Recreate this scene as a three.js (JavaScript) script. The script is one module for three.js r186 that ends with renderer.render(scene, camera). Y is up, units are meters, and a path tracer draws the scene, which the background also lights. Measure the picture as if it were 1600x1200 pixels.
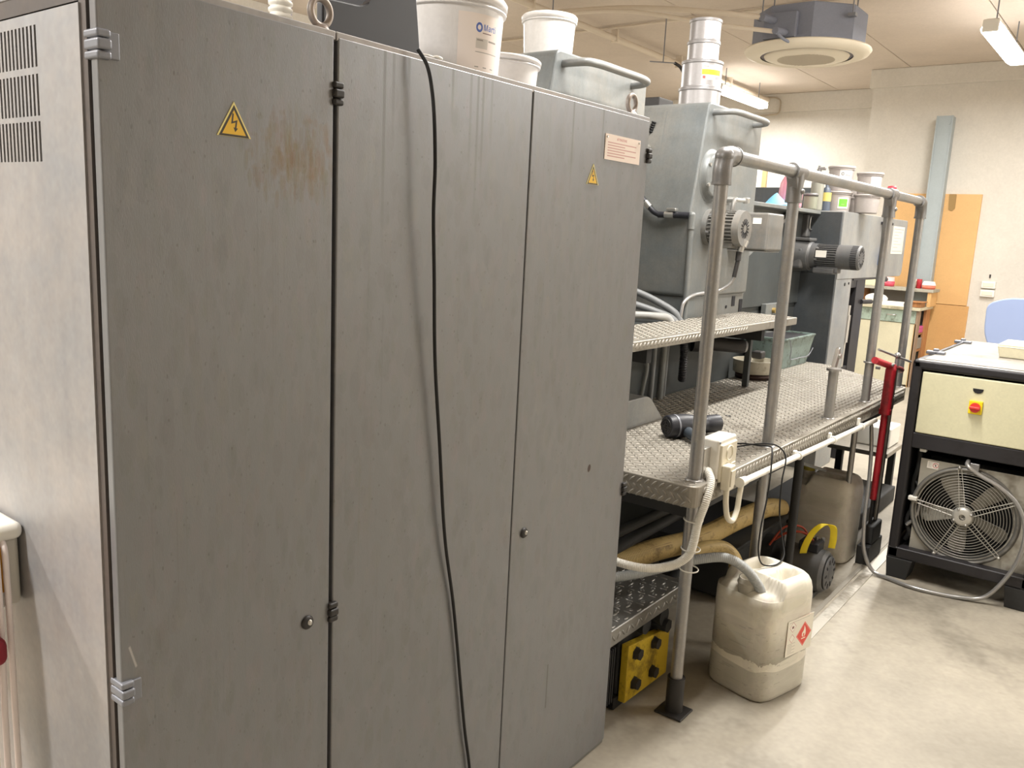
import * as THREE from 'three';
import { RoundedBoxGeometry } from 'three/addons/geometries/RoundedBoxGeometry.js';
import { mergeGeometries } from 'three/addons/utils/BufferGeometryUtils.js';
import { RectAreaLightUniformsLib } from 'three/addons/lights/RectAreaLightUniformsLib.js';

// ---------------------------------------------------------------- camera, exposure
const scene = new THREE.Scene();
scene.background = new THREE.Color(0x050505);
const camera = new THREE.PerspectiveCamera(49.116, 1600 / 1200, 0.05, 60);
camera.rotation.order = 'YXZ';
camera.position.set(-0.649, 1.6, 1.3314);
camera.rotation.set(-0.182276, -0.919999, 0.049057);
scene.add(camera);
const renderer = new THREE.WebGLRenderer({ antialias: true });
renderer.toneMapping = THREE.LinearToneMapping;
renderer.toneMappingExposure = 1.75;
renderer.shadowMap.enabled = true;
RectAreaLightUniformsLib.init();
const LAMP = 84;                      // luminance of the fluorescent lamps
const LAMP_COLOR = 0xfffcf7;

// ---------------------------------------------------------------- helpers
let seed = 7;
const rnd = () => { seed = (seed * 1664525 + 1013904223) >>> 0; return seed / 4294967296; };
const V = (x, y, z) => new THREE.Vector3(x, y, z);
const PI = Math.PI;
const names = {};
function numbered(n) { const k = names[n] = (names[n] || 0) + 1; return k === 1 ? n : n + '_' + String(k - 1).padStart(3, '0'); }

// tileable value noise textures
function lattice(n, s) { let q = s; const a = []; for (let i = 0; i < n * n; i++) { q = (q * 1664525 + 1013904223) >>> 0; a.push(q / 4294967296); } return a; }
function noise(N, freqs, sx = 1, sy = 1, s0 = 1) {
  const out = new Float32Array(N * N); let tot = 0;
  freqs.forEach(([f, w], k) => {
    const fx = Math.max(1, Math.round(f * sx)), fy = Math.max(1, Math.round(f * sy)), m = Math.max(fx, fy), L = lattice(m, s0 + k * 77); tot += w;
    const sm = t => t * t * (3 - 2 * t);
    for (let j = 0; j < N; j++) for (let i = 0; i < N; i++) {
      const x = i / N * fx, y = j / N * fy, xi = Math.floor(x), yi = Math.floor(y), tx = sm(x - xi), ty = sm(y - yi);
      const g = (a, b) => L[((b % fy) * m + (a % fx)) % L.length];
      const v = (g(xi, yi) * (1 - tx) + g(xi + 1, yi) * tx) * (1 - ty) + (g(xi, yi + 1) * (1 - tx) + g(xi + 1, yi + 1) * tx) * ty;
      out[j * N + i] += v * w;
    }
  });
  for (let i = 0; i < out.length; i++) out[i] /= tot;
  return out;
}
function dataTex(N, fn, srgb = true) {
  const d = new Uint8Array(N * N * 4);
  for (let i = 0; i < N * N; i++) { const c = fn(i, i % N, Math.floor(i / N)); for (let k = 0; k < 3; k++) d[i * 4 + k] = Math.max(0, Math.min(255, c[k])); d[i * 4 + 3] = 255; }
  const t = new THREE.DataTexture(d, N, N, THREE.RGBAFormat);
  t.wrapS = t.wrapT = THREE.RepeatWrapping; t.magFilter = THREE.LinearFilter; t.minFilter = THREE.LinearMipmapLinearFilter; t.generateMipmaps = true;
  if (srgb) t.colorSpace = THREE.SRGBColorSpace; t.needsUpdate = true; return t;
}
function rep(t, m) { const c = t.clone(); c.repeat.set(1 / m, 1 / m); c.needsUpdate = true; return c; }
const nA = noise(512, [[4, 1], [9, .7], [23, .5], [60, .35], [150, .3]], 1, 1, 3);
const nB = noise(512, [[3, 1], [7, .8], [17, .6], [41, .5], [120, .4]], 1, 1, 11);
const nS = noise(512, [[60, 1], [140, .7], [25, .8]], 1, .05, 5);      // vertical streaks
const nF = noise(512, [[180, 1], [256, 1]], 1, 1, 8);
const mot = (a, lo, hi) => i => { const v = lo + (hi - lo) * a[i]; return [v, v, v]; };
const texPaint = dataTex(512, i => {
  const v = 198 + 46 * (nA[i] - .5) + 24 * (nB[i] - .5) + 14 * (nS[i] - .5) + 12 * (nF[i] - .5), w = (nB[i] - .5) * 20;
  return [v + 21 + w, v + 20, v + 21 - w];
});
const texGrime = dataTex(512, i => { const g = Math.max(0, nB[i] - .47) * 300, v = 235 + 30 * (nA[i] - .5) - g; return [v, v - g * .06, v - g * .16]; });
const texWall = dataTex(512, i => { const v = 238 + 20 * (nA[i] - .5) + 10 * (nF[i] - .5); return [v, v - 1, v - 3]; });
const texFloor = dataTex(512, i => { const g = Math.max(0, nB[i] - .5) * 170, v = 226 + 60 * (nA[i] - .5) - g + 14 * (nF[i] - .5); return [v, v - 2, v - 8]; });
const texWood = dataTex(512, i => { const v = 215 + 70 * (nS[i] - .5) + 20 * (nA[i] - .5); return [v, v - 6, v - 14]; });
const texRough = dataTex(512, i => { const v = 150 + 110 * (nB[i] - .5) + 60 * (nA[i] - .5); return [v, v, v]; }, false);
const texBump = dataTex(512, mot(nF, 90, 165), false);
const texCloth = dataTex(512, mot(noise(512, [[20, 1], [50, .6]], 1, 1, 31), 60, 200), false);

function M(hex, o = {}) {
  const { tex, size = 1.3, rough = .6, metal = 0, bump, phys, ...r } = o;
  const m = new (phys ? THREE.MeshPhysicalMaterial : THREE.MeshStandardMaterial)({ color: hex, roughness: rough, metalness: metal, ...r });
  if (tex) m.map = rep(tex, size);
  if (bump) { m.bumpMap = rep(texBump, size * .5); m.bumpScale = bump; }
  return m;
}
const mat = {
  cabinet: M(0x8a8883, { tex: texPaint, size: 1.1, rough: .42, metal: .15, bump: .0004 }),
  cabinetSide: M(0xb7b3b0, { tex: texPaint, size: 1.4, rough: .45, metal: .15 }),
  dark: M(0x17161a, { rough: .8 }),
  blackMetal: M(0x302e31, { rough: .45, metal: .3, tex: texGrime }),
  blackPlastic: M(0x24252b, { rough: .45 }),
  rubber: M(0x131313, { rough: .7 }),
  hinge: M(0x84868d, { rough: .4, metal: .4 }),
  hingeDark: M(0x3a3837, { rough: .5, metal: .4 }),
  press: M(0x8b8d89, { tex: texPaint, size: .9, rough: .45, metal: .15 }),
  pressLight: M(0xa3a39f, { tex: texPaint, size: .9, rough: .42, metal: .15 }),
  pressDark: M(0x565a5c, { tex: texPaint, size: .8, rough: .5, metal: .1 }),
  base: M(0x4d5150, { tex: texPaint, size: .8, rough: .55, metal: .1 }),
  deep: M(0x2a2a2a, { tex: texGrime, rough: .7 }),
  motor: M(0x6f6e6c, { tex: texPaint, size: .4, rough: .5, metal: .2 }),
  motorLight: M(0x94918a, { tex: texPaint, size: .4, rough: .5, metal: .2 }),
  tread: M(0xa59f94, { tex: texGrime, size: 1.9, rough: .42, metal: .45 }),
  treadDark: M(0x9a9996, { tex: texWall, size: .5, rough: .36, metal: .75 }),
  tube: M(0xb9b7b3, { tex: texPaint, size: .5, rough: .33, metal: .6 }),
  fitting: M(0xa09e9b, { tex: texPaint, size: .4, rough: .42, metal: .5 }),
  steel: M(0xc8c6c2, { rough: .3, metal: .85 }),
  whitePlastic: M(0xe9e6dd, { rough: .45 }),
  creamPlastic: M(0xe4ddca, { rough: .5 }),
  pail: M(0xf6f4f4, { rough: .35, tex: texWall }),
  can: M(0xb6b4b6, { rough: .35, metal: .45, tex: texWall }),
  paper: M(0xf4f0e6, { rough: .8 }),
  yellow: M(0xd8b72c, { rough: .5, tex: texGrime, size: .4 }),
  yellowBright: M(0xf2d813, { rough: .5 }),
  red: M(0xb82530, { rough: .45, tex: texGrime, size: .7 }),
  hoseYellow: M(0xd6ba7c, { rough: .55, tex: texGrime, size: .3 }),
  hoseGrey: M(0x797b7c, { rough: .5 }),
  hoseClear: M(0xa5a8a8, { rough: .35, phys: true, clearcoat: .4 }),
  wall: M(0xe1dcd3, { tex: texWall, size: 3, rough: .9 }),
  ceiling: M(0xdccfc2, { tex: texWall, size: 2.5, rough: .95 }),
  floor: M(0xb0a99d, { tex: texFloor, size: 2.3, rough: .55 }),
  cream: M(0xe2dcc0, { tex: texWall, rough: .5 }),
  orange: M(0xe6b87c, { tex: texWall, rough: .6 }),
  wood: M(0xc98f5c, { tex: texWood, size: .6, rough: .6 }),
  woodGrey: M(0xb39a85, { tex: texWood, size: .6, rough: .6 }),
  column: M(0xaab4b8, { tex: texWall, rough: .5 }),
  blue: M(0x93a3c9, { rough: .6 }),
  teal: M(0x84958f, { tex: texGrime, size: .16, rough: .5, metal: .2 }),
  drawer: M(0xaebfb0, { tex: texGrime, size: .5, rough: .6 }),
  glow: new THREE.MeshStandardMaterial({ color: 0xffffff, emissive: LAMP_COLOR, emissiveIntensity: 9, roughness: .5 }),
  acDark: M(0x8b90a0, { rough: .7, tex: texWall }),
  acPanel: M(0xe6dcc8, { rough: .5 }),
};

// geometry helpers
function uvBox(g) {
  const p = g.attributes.position, n = g.attributes.normal, uv = new Float32Array(p.count * 2);
  for (let i = 0; i < p.count; i++) {
    const ax = Math.abs(n.getX(i)), ay = Math.abs(n.getY(i)), az = Math.abs(n.getZ(i));
    let u, v; if (ay > ax && ay > az) { u = p.getX(i); v = p.getZ(i); } else if (ax > az) { u = p.getZ(i); v = p.getY(i); } else { u = p.getX(i); v = p.getY(i); }
    uv[i * 2] = u; uv[i * 2 + 1] = v;
  }
  g.setAttribute('uv', new THREE.BufferAttribute(uv, 2)); return g;
}
function clean(g) {
  const q = g.index ? g.toNonIndexed() : g; q.userData.keepUV = g.userData.keepUV;
  for (const k of Object.keys(q.attributes)) if (!['position', 'normal', 'uv'].includes(k)) q.deleteAttribute(k);
  if (!q.attributes.normal) q.computeVertexNormals();
  return q;
}
function merge(list) {
  const l = list.flat().map(clean); l.forEach(g => { if (!g.userData.keepUV) uvBox(g); });
  const r = l.length === 1 ? l[0] : mergeGeometries(l, false); return r;
}
function part(name, geos, material, parent, label) {
  const m = new THREE.Mesh(merge([].concat(geos)), material);
  m.name = parent === scene ? numbered(name) : name;
  if (label) m.userData.label = label;
  (parent || scene).add(m); return m;
}
const parts = (name, list, material, parent, label) => list.map(g => part(name, g, material, parent, label));
function raw(name, geo, material, parent) { const m = new THREE.Mesh(geo, material); m.name = name; parent.add(m); return m; }
function tag(o, label, category, group) { o.userData.label = label; o.userData.category = category; if (group) o.userData.group = group; return o; }
function thing(name, label, category, pos = [0, 0, 0], group) {
  const o = new THREE.Group(); o.name = numbered(name); o.position.set(...pos); scene.add(o); return tag(o, label, category, group);
}
function solo(name, geos, material, label, category, group) { return tag(part(name, geos, material, scene), label, category, group); }
function struct(name, geos, material) { const m = part(name, geos, material, scene); m.userData.kind = 'structure'; return m; }
function copy(src, label, pos) { const c = src.clone(); c.name = numbered(src.name.replace(/_\d{3}$/, '')); c.position.set(...pos); c.userData = { ...src.userData, label }; scene.add(c); return c; }
const bx = (x0, x1, y0, y1, z0, z1, r = 0) => {
  const w = x1 - x0, h = y1 - y0, d = z1 - z0;
  const g = r ? new RoundedBoxGeometry(w, h, d, 2, Math.min(r, w / 2.01, h / 2.01, d / 2.01)) : new THREE.BoxGeometry(w, h, d);
  return g.translate((x0 + x1) / 2, (y0 + y1) / 2, (z0 + z1) / 2);
};
function cyl(a, b, r, seg = 20, r2 = r, open = false) {          // cylinder between two points
  const d = b.clone().sub(a), g = new THREE.CylinderGeometry(r2, r, d.length(), seg, 1, open);
  g.applyQuaternion(new THREE.Quaternion().setFromUnitVectors(V(0, 1, 0), d.clone().normalize()));
  return g.translate((a.x + b.x) / 2, (a.y + b.y) / 2, (a.z + b.z) / 2);
}
const lat = (pts, seg = 40) => new THREE.LatheGeometry(pts.map(([r, y]) => new THREE.Vector2(Math.max(r, 0.0001), y)), seg);
function tube(pts, r, seg = 0, rad = 12, closed = false) {
  const c = new THREE.CatmullRomCurve3(pts.map(p => V(...p)), closed, 'centripetal');
  return new THREE.TubeGeometry(c, seg || pts.length * 10, r, rad, closed);
}
function hose(pts, r, pitch, amp, rad = 14) {                      // corrugated hose
  const c = new THREE.CatmullRomCurve3(pts.map(p => V(...p)), false, 'centripetal'), L = c.getLength(), n = Math.round(L / pitch) * 4;
  const g = new THREE.TubeGeometry(c, n, r, rad, false), p = g.attributes.position, q = V(0, 0, 0);
  for (let i = 0; i <= n; i++) {
    c.getPointAt(i / n, q); const k = [0, 1, 1, 0][i % 4] * amp / r + 1;
    for (let j = 0; j <= rad; j++) { const t = i * (rad + 1) + j; p.setXYZ(t, q.x + (p.getX(t) - q.x) * k, q.y + (p.getY(t) - q.y) * k, q.z + (p.getZ(t) - q.z) * k); }
  }
  g.computeVertexNormals(); return g;
}
function poly(pts, depth, bevel = 0, holes = []) {                  // outline in xy, extruded to +z
  const s = new THREE.Shape(pts.map(p => new THREE.Vector2(...p)));
  for (const h of holes) s.holes.push(new THREE.Path(h.map(p => new THREE.Vector2(...p))));
  return new THREE.ExtrudeGeometry(s, { depth, bevelEnabled: bevel > 0, bevelSize: bevel, bevelThickness: bevel, bevelSegments: 2, bevelOffset: -bevel });
}
function roundPts(pts, r, n = 5) {                                  // rounded polygon corners
  const out = [];
  pts.forEach((p, i) => {
    const a = pts[(i + pts.length - 1) % pts.length], b = pts[(i + 1) % pts.length], R = Array.isArray(r) ? r[i] : r;
    if (!R) { out.push(p); return; }
    const u = [a[0] - p[0], a[1] - p[1]], v = [b[0] - p[0], b[1] - p[1]], lu = Math.hypot(...u), lv = Math.hypot(...v);
    const A = [p[0] + u[0] / lu * R, p[1] + u[1] / lu * R], B = [p[0] + v[0] / lv * R, p[1] + v[1] / lv * R];
    for (let k = 0; k <= n; k++) { const t = k / n; out.push([A[0] * (1 - t) ** 2 + 2 * p[0] * t * (1 - t) + B[0] * t * t, A[1] * (1 - t) ** 2 + 2 * p[1] * t * (1 - t) + B[1] * t * t]); }
  });
  return out;
}
const bolt = (x, y, z, ax, r = .008, h = .006) => { const g = new THREE.CylinderGeometry(r, r, h, 6); if (ax === 'z') g.rotateX(PI / 2); if (ax === 'x') g.rotateZ(PI / 2); return g.translate(x, y, z); };
function canvasTex(w, h, draw) {
  const c = document.createElement('canvas'); c.width = w; c.height = h; draw(c.getContext('2d'), w, h);
  const t = new THREE.CanvasTexture(c); t.colorSpace = THREE.SRGBColorSpace; return t;
}
function printed(w, h, px, draw, rough = .5) { return new THREE.MeshStandardMaterial({ map: canvasTex(px, Math.round(px * h / w), draw), roughness: rough }); }
const sheet = (w, h, t = .0012) => { const g = new THREE.BoxGeometry(w, h, t); g.userData.keepUV = true; return g; };
const lines = (g, x, y, w, n, gap, th, col) => { g.fillStyle = col; for (let i = 0; i < n; i++) g.fillRect(x, y + i * gap, w * (i % 2 ? .55 : .92), th); };

// ---------------------------------------------------------------- the room
const H = 3.75;
{
  const f = struct('floor', bx(-4.2, 12.4, -.15, 0, -6.7, 5.2), mat.floor);
  const e = [];
  part('floor_strip', [bx(2.6, 12, 0, .004, .352, .40, .002)], M(0xcfc9bd, { rough: .45, metal: .4, tex: texGrime }), f);
  part('floor_strip', [bx(2.6, 12, 0, .003, .315, .338, .0014)], M(0xa8a297, { rough: .45, metal: .3, tex: texWall }), f);
  const c = struct('ceiling', bx(-4.2, 12.4, H + .03, H + .2, -6.7, 5.2), mat.ceiling);
  const z0 = -6.4;
  for (let i = 0; z0 + i * 1.24 < 5.0; i++) for (const [a, b] of [[-4, 1.6], [1.6, 7.31], [7.31, 12.2]])
    part('ceiling_slab', bx(a + .004, b - .004, H, H + .04, z0 + i * 1.24 - .04 + .004, z0 + (i + 1) * 1.24 - .04 - .004, .006), mat.ceiling, c);
  struct('wall_end', bx(10.7, 12.4, 0, H, -1.89, 5.2), mat.wall);
  struct('wall_recess', bx(12, 12.4, 0, H, -6.7, -1.89), mat.wall);
  struct('wall_back', bx(-4.2, 12.4, 0, H, -6.7, -6.4), mat.wall);
  struct('wall_front', bx(-4.2, 12.4, 0, H, 4.9, 5.2), mat.wall);
  struct('wall_left', bx(-4.2, -3.9, 0, H, -6.7, 5.2), mat.wall);
  struct('trim_1', bx(10.655, 10.72, 3.53, H, -1.93, 5, .01), mat.wall);
  struct('trim_2', bx(11.955, 12.02, 3.49, H, -6.5, -1.9, .01), mat.wall);
}
// ---------------------------------------------------------------- lamps
function makeLamp(x, y, z, L, label, group) {
  const t = thing('fluorescent_lamp', label, 'lamp', [x, y, z], group);
  part('housing', [bx(-L / 2, L / 2, -.02, .035, -.055, .055, .012), bx(-L / 2 - .01, -L / 2 + .015, -.07, .03, -.062, .062, .01), bx(L / 2 - .015, L / 2 + .01, -.07, .03, -.062, .062, .01)], mat.whitePlastic, t);
  const d = new THREE.CapsuleGeometry(.09, L - .2, 6, 16).rotateZ(PI / 2).scale(1, .57, 1).translate(0, -.03, 0);
  part('diffuser', d, mat.glow, t);
  const rods = []; for (const s of [-1, 1]) rods.push([cyl(V(s * L * .36, .03, 0), V(s * L * .36, H - y, 0), .006, 8), bx(s * L * .36 - .02, s * L * .36 + .02, .03, .045, -.03, .03)]);
  parts('hanger', rods, mat.hinge, t);
  const l = new THREE.RectAreaLight(LAMP_COLOR, LAMP, L - .1, .16); l.rotation.x = -PI / 2; l.position.y = -.082; l.name = 'lamp_light'; t.add(l);
  return t;
}
const lampNote = 'white fluorescent batten lamp hung from the ceiling overhead, none of it in view';
makeLamp(8.3, 3.46, -.12, 1.55, 'bright fluorescent batten lamp hanging in front of the bare far wall', 'lamp');
makeLamp(10.45, 3.5, -3.5, 1.55, 'bright fluorescent batten lamp behind the stack of four metal ink cans');
for (const [x, z] of [[5.3, .3], [2.5, .3], [-2.0, -.3], [-2.0, -2.6], [4.9, 3.7], [7.2, 3.9], [.4, -3.4], [5.2, -4.9]]) makeLamp(x, 3.38, z, 1.55, lampNote, 'ceiling lamps overhead');
// ---------------------------------------------------------------- electrical cabinets
const FZ = .13, TOP = 1.92;
const warnTex = canvasTex(256, 256, (g, w, h) => {
  g.fillStyle = '#e3ddd0'; g.fillRect(0, 0, w, h);
  const tri = (s, c) => { g.fillStyle = c; g.beginPath(); g.moveTo(w / 2, h * .5 - h * .5 * s); g.lineTo(w / 2 + w * .5 * s, h * .5 + h * .5 * s); g.lineTo(w / 2 - w * .5 * s, h * .5 + h * .5 * s); g.fill(); };
  g.translate(0, h * .0); tri(1, '#e8d98c'); g.save(); g.translate(0, h * .045); tri(.9, '#3a3324'); g.restore(); g.save(); g.translate(0, h * .085); tri(.7, '#e6b829'); g.restore();
  g.strokeStyle = '#3a3324'; g.fillStyle = '#3a3324'; g.lineWidth = 12; g.beginPath(); g.moveTo(w * .47, h * .34); g.lineTo(w * .44, h * .60); g.lineTo(w * .57, h * .55); g.lineTo(w * .54, h * .76); g.stroke();
  g.beginPath(); g.moveTo(w * .53, h * .86); g.lineTo(w * .48, h * .73); g.lineTo(w * .61, h * .75); g.fill();
});
const warnMat = new THREE.MeshStandardMaterial({ map: warnTex, roughness: .5 });
function warnSign(x0, x1, y0, y1, parent) {
  const g = poly([[0, 0], [1, 0], [.5, 1]], .0015); const p = g.attributes.position, uv = new Float32Array(p.count * 2);
  for (let i = 0; i < p.count; i++) { uv[i * 2] = p.getX(i); uv[i * 2 + 1] = p.getY(i); }
  g.setAttribute('uv', new THREE.BufferAttribute(uv, 2)); g.userData.keepUV = true;
  g.scale(x1 - x0, y1 - y0, 1).translate(x0, y0, FZ);
  return part('warning_sign', g, warnMat, parent, 'yellow triangle with a black lightning bolt');
}
function hingeMesh(x, y, parent, material, w = .03) {
  return part('hinge', [bx(x - .011, x + .011, y - .02, y - .0085, FZ - .03, FZ + .008, .004), bx(x - .011, x + .011, y - .0075, y + .0075, FZ - .03, FZ + .01, .004), bx(x - .011, x + .011, y + .0085, y + .02, FZ - .03, FZ + .008, .004), bx(x, x + w * .8, y - .018, y + .018, FZ - .004, FZ + .004, .002)], material, parent);
}
function lock(x, y, door) {
  const l = part('lock', [lat([[0, .006], [.010, .007], [.0135, .003], [.0135, -.002]], 24).rotateX(PI / 2).translate(x, y, FZ)], mat.hingeDark, door);
  part('lock_insert', [lat([[0, .0095], [.0042, .0093], [.005, .005]], 16).rotateX(PI / 2).scale(1, 1.25, 1).translate(x + .002, y + .001, FZ)], mat.steel, door, 'bright steel key insert');
  return l;
}
// door sheet with its own worn paint: rust freckles and streaks where given
function doorMat(w, h, extra) {
  const t = canvasTex(512, 1536, (g, W, Hh) => {
    g.fillStyle = '#7f8082'; g.fillRect(0, 0, W, Hh);
    for (let i = 0; i < 2600; i++) { const x = rnd() * W, y = rnd() * Hh, s = 2 + rnd() * 26; g.fillStyle = rnd() < .5 ? `rgba(70,66,60,${.012 + rnd() * .03})` : `rgba(165,158,150,${.012 + rnd() * .025})`; g.beginPath(); g.ellipse(x, y, s * .5, s, 0, 0, 7); g.fill(); }
    for (let i = 0; i < 90; i++) { g.fillStyle = `rgba(60,56,50,${.015 + rnd() * .03})`; const x = rnd() * W, y = rnd() * Hh; g.fillRect(x, y, 1 + rnd() * 3, 30 + rnd() * 200); }
    for (let i = 0; i < 700; i++) { g.fillStyle = `rgba(50,46,42,${.06 + rnd() * .14})`; g.fillRect(rnd() * W, rnd() * Hh, 1 + rnd() * 3, 1 + rnd() * 4); }
    if (extra) extra(g, W, Hh);
  });
  return new THREE.MeshStandardMaterial({ map: t, roughness: .34, metalness: .3, bumpMap: rep(texBump, .4), bumpScale: .0003 });
}
function doorGeo(x0, x1, y0, y1) {
  const g = bx(x0, x1, y0, y1, FZ - .018, FZ, .003), p = g.attributes.position, uv = g.attributes.uv;
  for (let i = 0; i < p.count; i++) uv.setXY(i, (p.getX(i) - x0) / (x1 - x0), (p.getY(i) - y0) / (y1 - y0));
  g.userData.keepUV = true; return g;
}
{ // narrow unit with the louvred side
  const c = thing('electrical_cabinet', 'narrow grey steel electrical cabinet with one rust-stained door and a louvred side', 'cabinet');
  part('carcass', [bx(-.034, .374, .02, TOP - .003, -.36, FZ - .02)], mat.dark, c);
  part('plinth', [bx(-.046, .374, 0, .01, -.36, FZ - .004)], mat.cabinet, c);
  part('top_cover', [bx(-.046, .376, TOP - .012, TOP + .003, -.362, FZ - .001, .002)], mat.cabinetSide, c);
  part('frame_rail', [bx(-.044, -.03, 1.883, TOP - .01, -.36, .088), bx(-.047, -.036, .05, 1.9, .088, .108)], M(0x6b625c, { tex: texPaint, rough: .5, metal: .2 }), c);
  // side panel with the three rows of slots
  const holes = [];
  for (const [a, b] of [[1.803, 1.862], [1.733, 1.793], [1.666, 1.725]]) for (let k = 0; k < 24; k++) { const z = -.0415 - k * .0128; holes.push([[-z - .0033, a], [-z + .0033, a], [-z + .0033, b], [-z - .0033, b]]); }
  const sp = poly([[-.093, .05], [.355, .05], [.355, 1.878], [-.093, 1.878]], .003, 0, holes).rotateY(PI / 2).translate(-.05, 0, 0);
  part('side_panel', sp, mat.cabinetSide, c);
  const d = part('door', doorGeo(-.045, .372, .012, TOP - .006), doorMat(.417, 1.86, (g, W, Hh) => {
    for (let i = 0; i < 420; i++) { const a = rnd() * 7, r = rnd() ** .8, x = W * (.78 + Math.cos(a) * r * .24), y = Hh * (.112 + Math.sin(a) * r * .04); g.fillStyle = `rgba(${95 + rnd() * 30},${80 + rnd() * 16},${55 + rnd() * 10},${.04 + rnd() * .09})`; g.beginPath(); g.ellipse(x, y, 1 + rnd() * 8, 2 + rnd() * 16, 0, 0, 7); g.fill(); }
    g.strokeStyle = 'rgba(215,210,205,.55)'; g.lineWidth = 4; g.beginPath(); g.moveTo(W * .035, Hh * .52); g.lineTo(W * .06, Hh * .54); g.stroke();
  }), c);
  hingeMesh(-.038, 1.822, c, mat.hinge); hingeMesh(-.038, .85, c, mat.hinge);
  warnSign(.138, .2, 1.722, 1.776, c); lock(.318, .841, d);
}
{ // wide unit
  const c = thing('electrical_cabinet', 'wide grey steel electrical cabinet with two doors and a hanging black cable', 'cabinet');
  part('carcass', [bx(.376, 1.5, .02, TOP - .003, -.36, FZ - .02)], mat.dark, c);
  part('plinth', [bx(.376, 1.503, 0, .01, -.36, FZ - .004)], mat.cabinet, c);
  part('top_cover', [bx(.378, 1.505, TOP - .012, TOP + .003, -.362, FZ - .001, .002)], mat.cabinetSide, c);
  part('side_panel', [bx(1.5, 1.504, .05, TOP - .012, -.36, FZ - .02)], mat.cabinet, c);
  const drip = (xs) => (g, W, Hh) => { for (const [x, L, a] of xs) { const q = g.createLinearGradient(0, 0, 0, Hh * L); q.addColorStop(0, `rgba(60,58,52,${a})`); q.addColorStop(1, 'rgba(60,58,52,0)'); g.fillStyle = q; g.fillRect(x * W, 0, W * .012, Hh * L); } };
  const d1 = part('door', doorGeo(.381, .9535, .012, TOP - .006), doorMat(.57, 1.86, drip([[.19, .2, .3], [.23, .09, .25], [.62, .12, .22], [.66, .16, .3], [.69, .13, .3], [.74, .08, .2], [.3, .05, .3], [.52, .06, .3]])), c);
  const d2 = part('door', doorGeo(.9575, 1.505, .012, TOP - .006), doorMat(.55, 1.86, (g, W, Hh) => { g.fillStyle = '#3b2a26'; g.beginPath(); g.ellipse(W * .635, Hh * .507, 7, 9, .4, 0, 7); g.fill(); drip([[.3, .12, .3], [.55, .08, .3]])(g, W, Hh); g.fillStyle = 'rgba(60,55,48,.3)'; g.fillRect(W * .36, Hh * .79, 5, Hh * .07); }), c);
  hingeMesh(.379, 1.819, c, mat.hingeDark, .001); hingeMesh(.379, .842, c, mat.hingeDark, .001);
  hingeMesh(1.507, 1.82, c, mat.hingeDark, .001); hingeMesh(1.507, .845, c, mat.hingeDark, .001);
  warnSign(1.198, 1.255, 1.722, 1.774, c); lock(1.008, .838, d2);
  const nt = part('notice_plate', [sheet(.183, .065).translate(1.3665, 1.823, FZ + .001)], printed(.183, .065, 512, (g, w, h) => {
    g.fillStyle = '#ead9cc'; g.fillRect(0, 0, w, h); g.fillStyle = '#b0605a'; g.font = 'bold 24px sans-serif'; g.fillText('⚠ ATTENZIONE', w * .28, h * .2);
    lines(g, w * .07, h * .3, w * .88, 6, h * .105, 7, '#c08d84');
  }), c, 'pale plate with lines of red print');
  parts('rivet', [bolt(1.283, 1.848, FZ + .003, 'z', .003, .003), bolt(1.45, 1.848, FZ + .003, 'z', .003, .003)], mat.steel, c);
}
function eyeBolt(x, z, label) {
  const t = thing('lifting_eye_bolt', label, 'eye bolt', [x, TOP + .003, z]);
  part('ring', new THREE.TorusGeometry(.0215, .0058, 14, 36).scale(1, 1.05, 1.2).translate(0, .036, 0), M(0xb9aca0, { rough: .5, metal: .4, tex: texPaint, size: .1 }), t);
  part('shank', lat([[.0, .012], [.012, .012], [.0165, .006], [.0165, 0], [0, 0]], 24).scale(1, 1.2, 1), M(0xaf9f92, { rough: .5, metal: .4, tex: texPaint, size: .1 }), t);
}
eyeBolt(.378, .085, 'cast steel lifting eye on the cabinet top in front of the black tray');
eyeBolt(1.475, .085, 'cast steel lifting eye at the far right end of the cabinet top');
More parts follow.
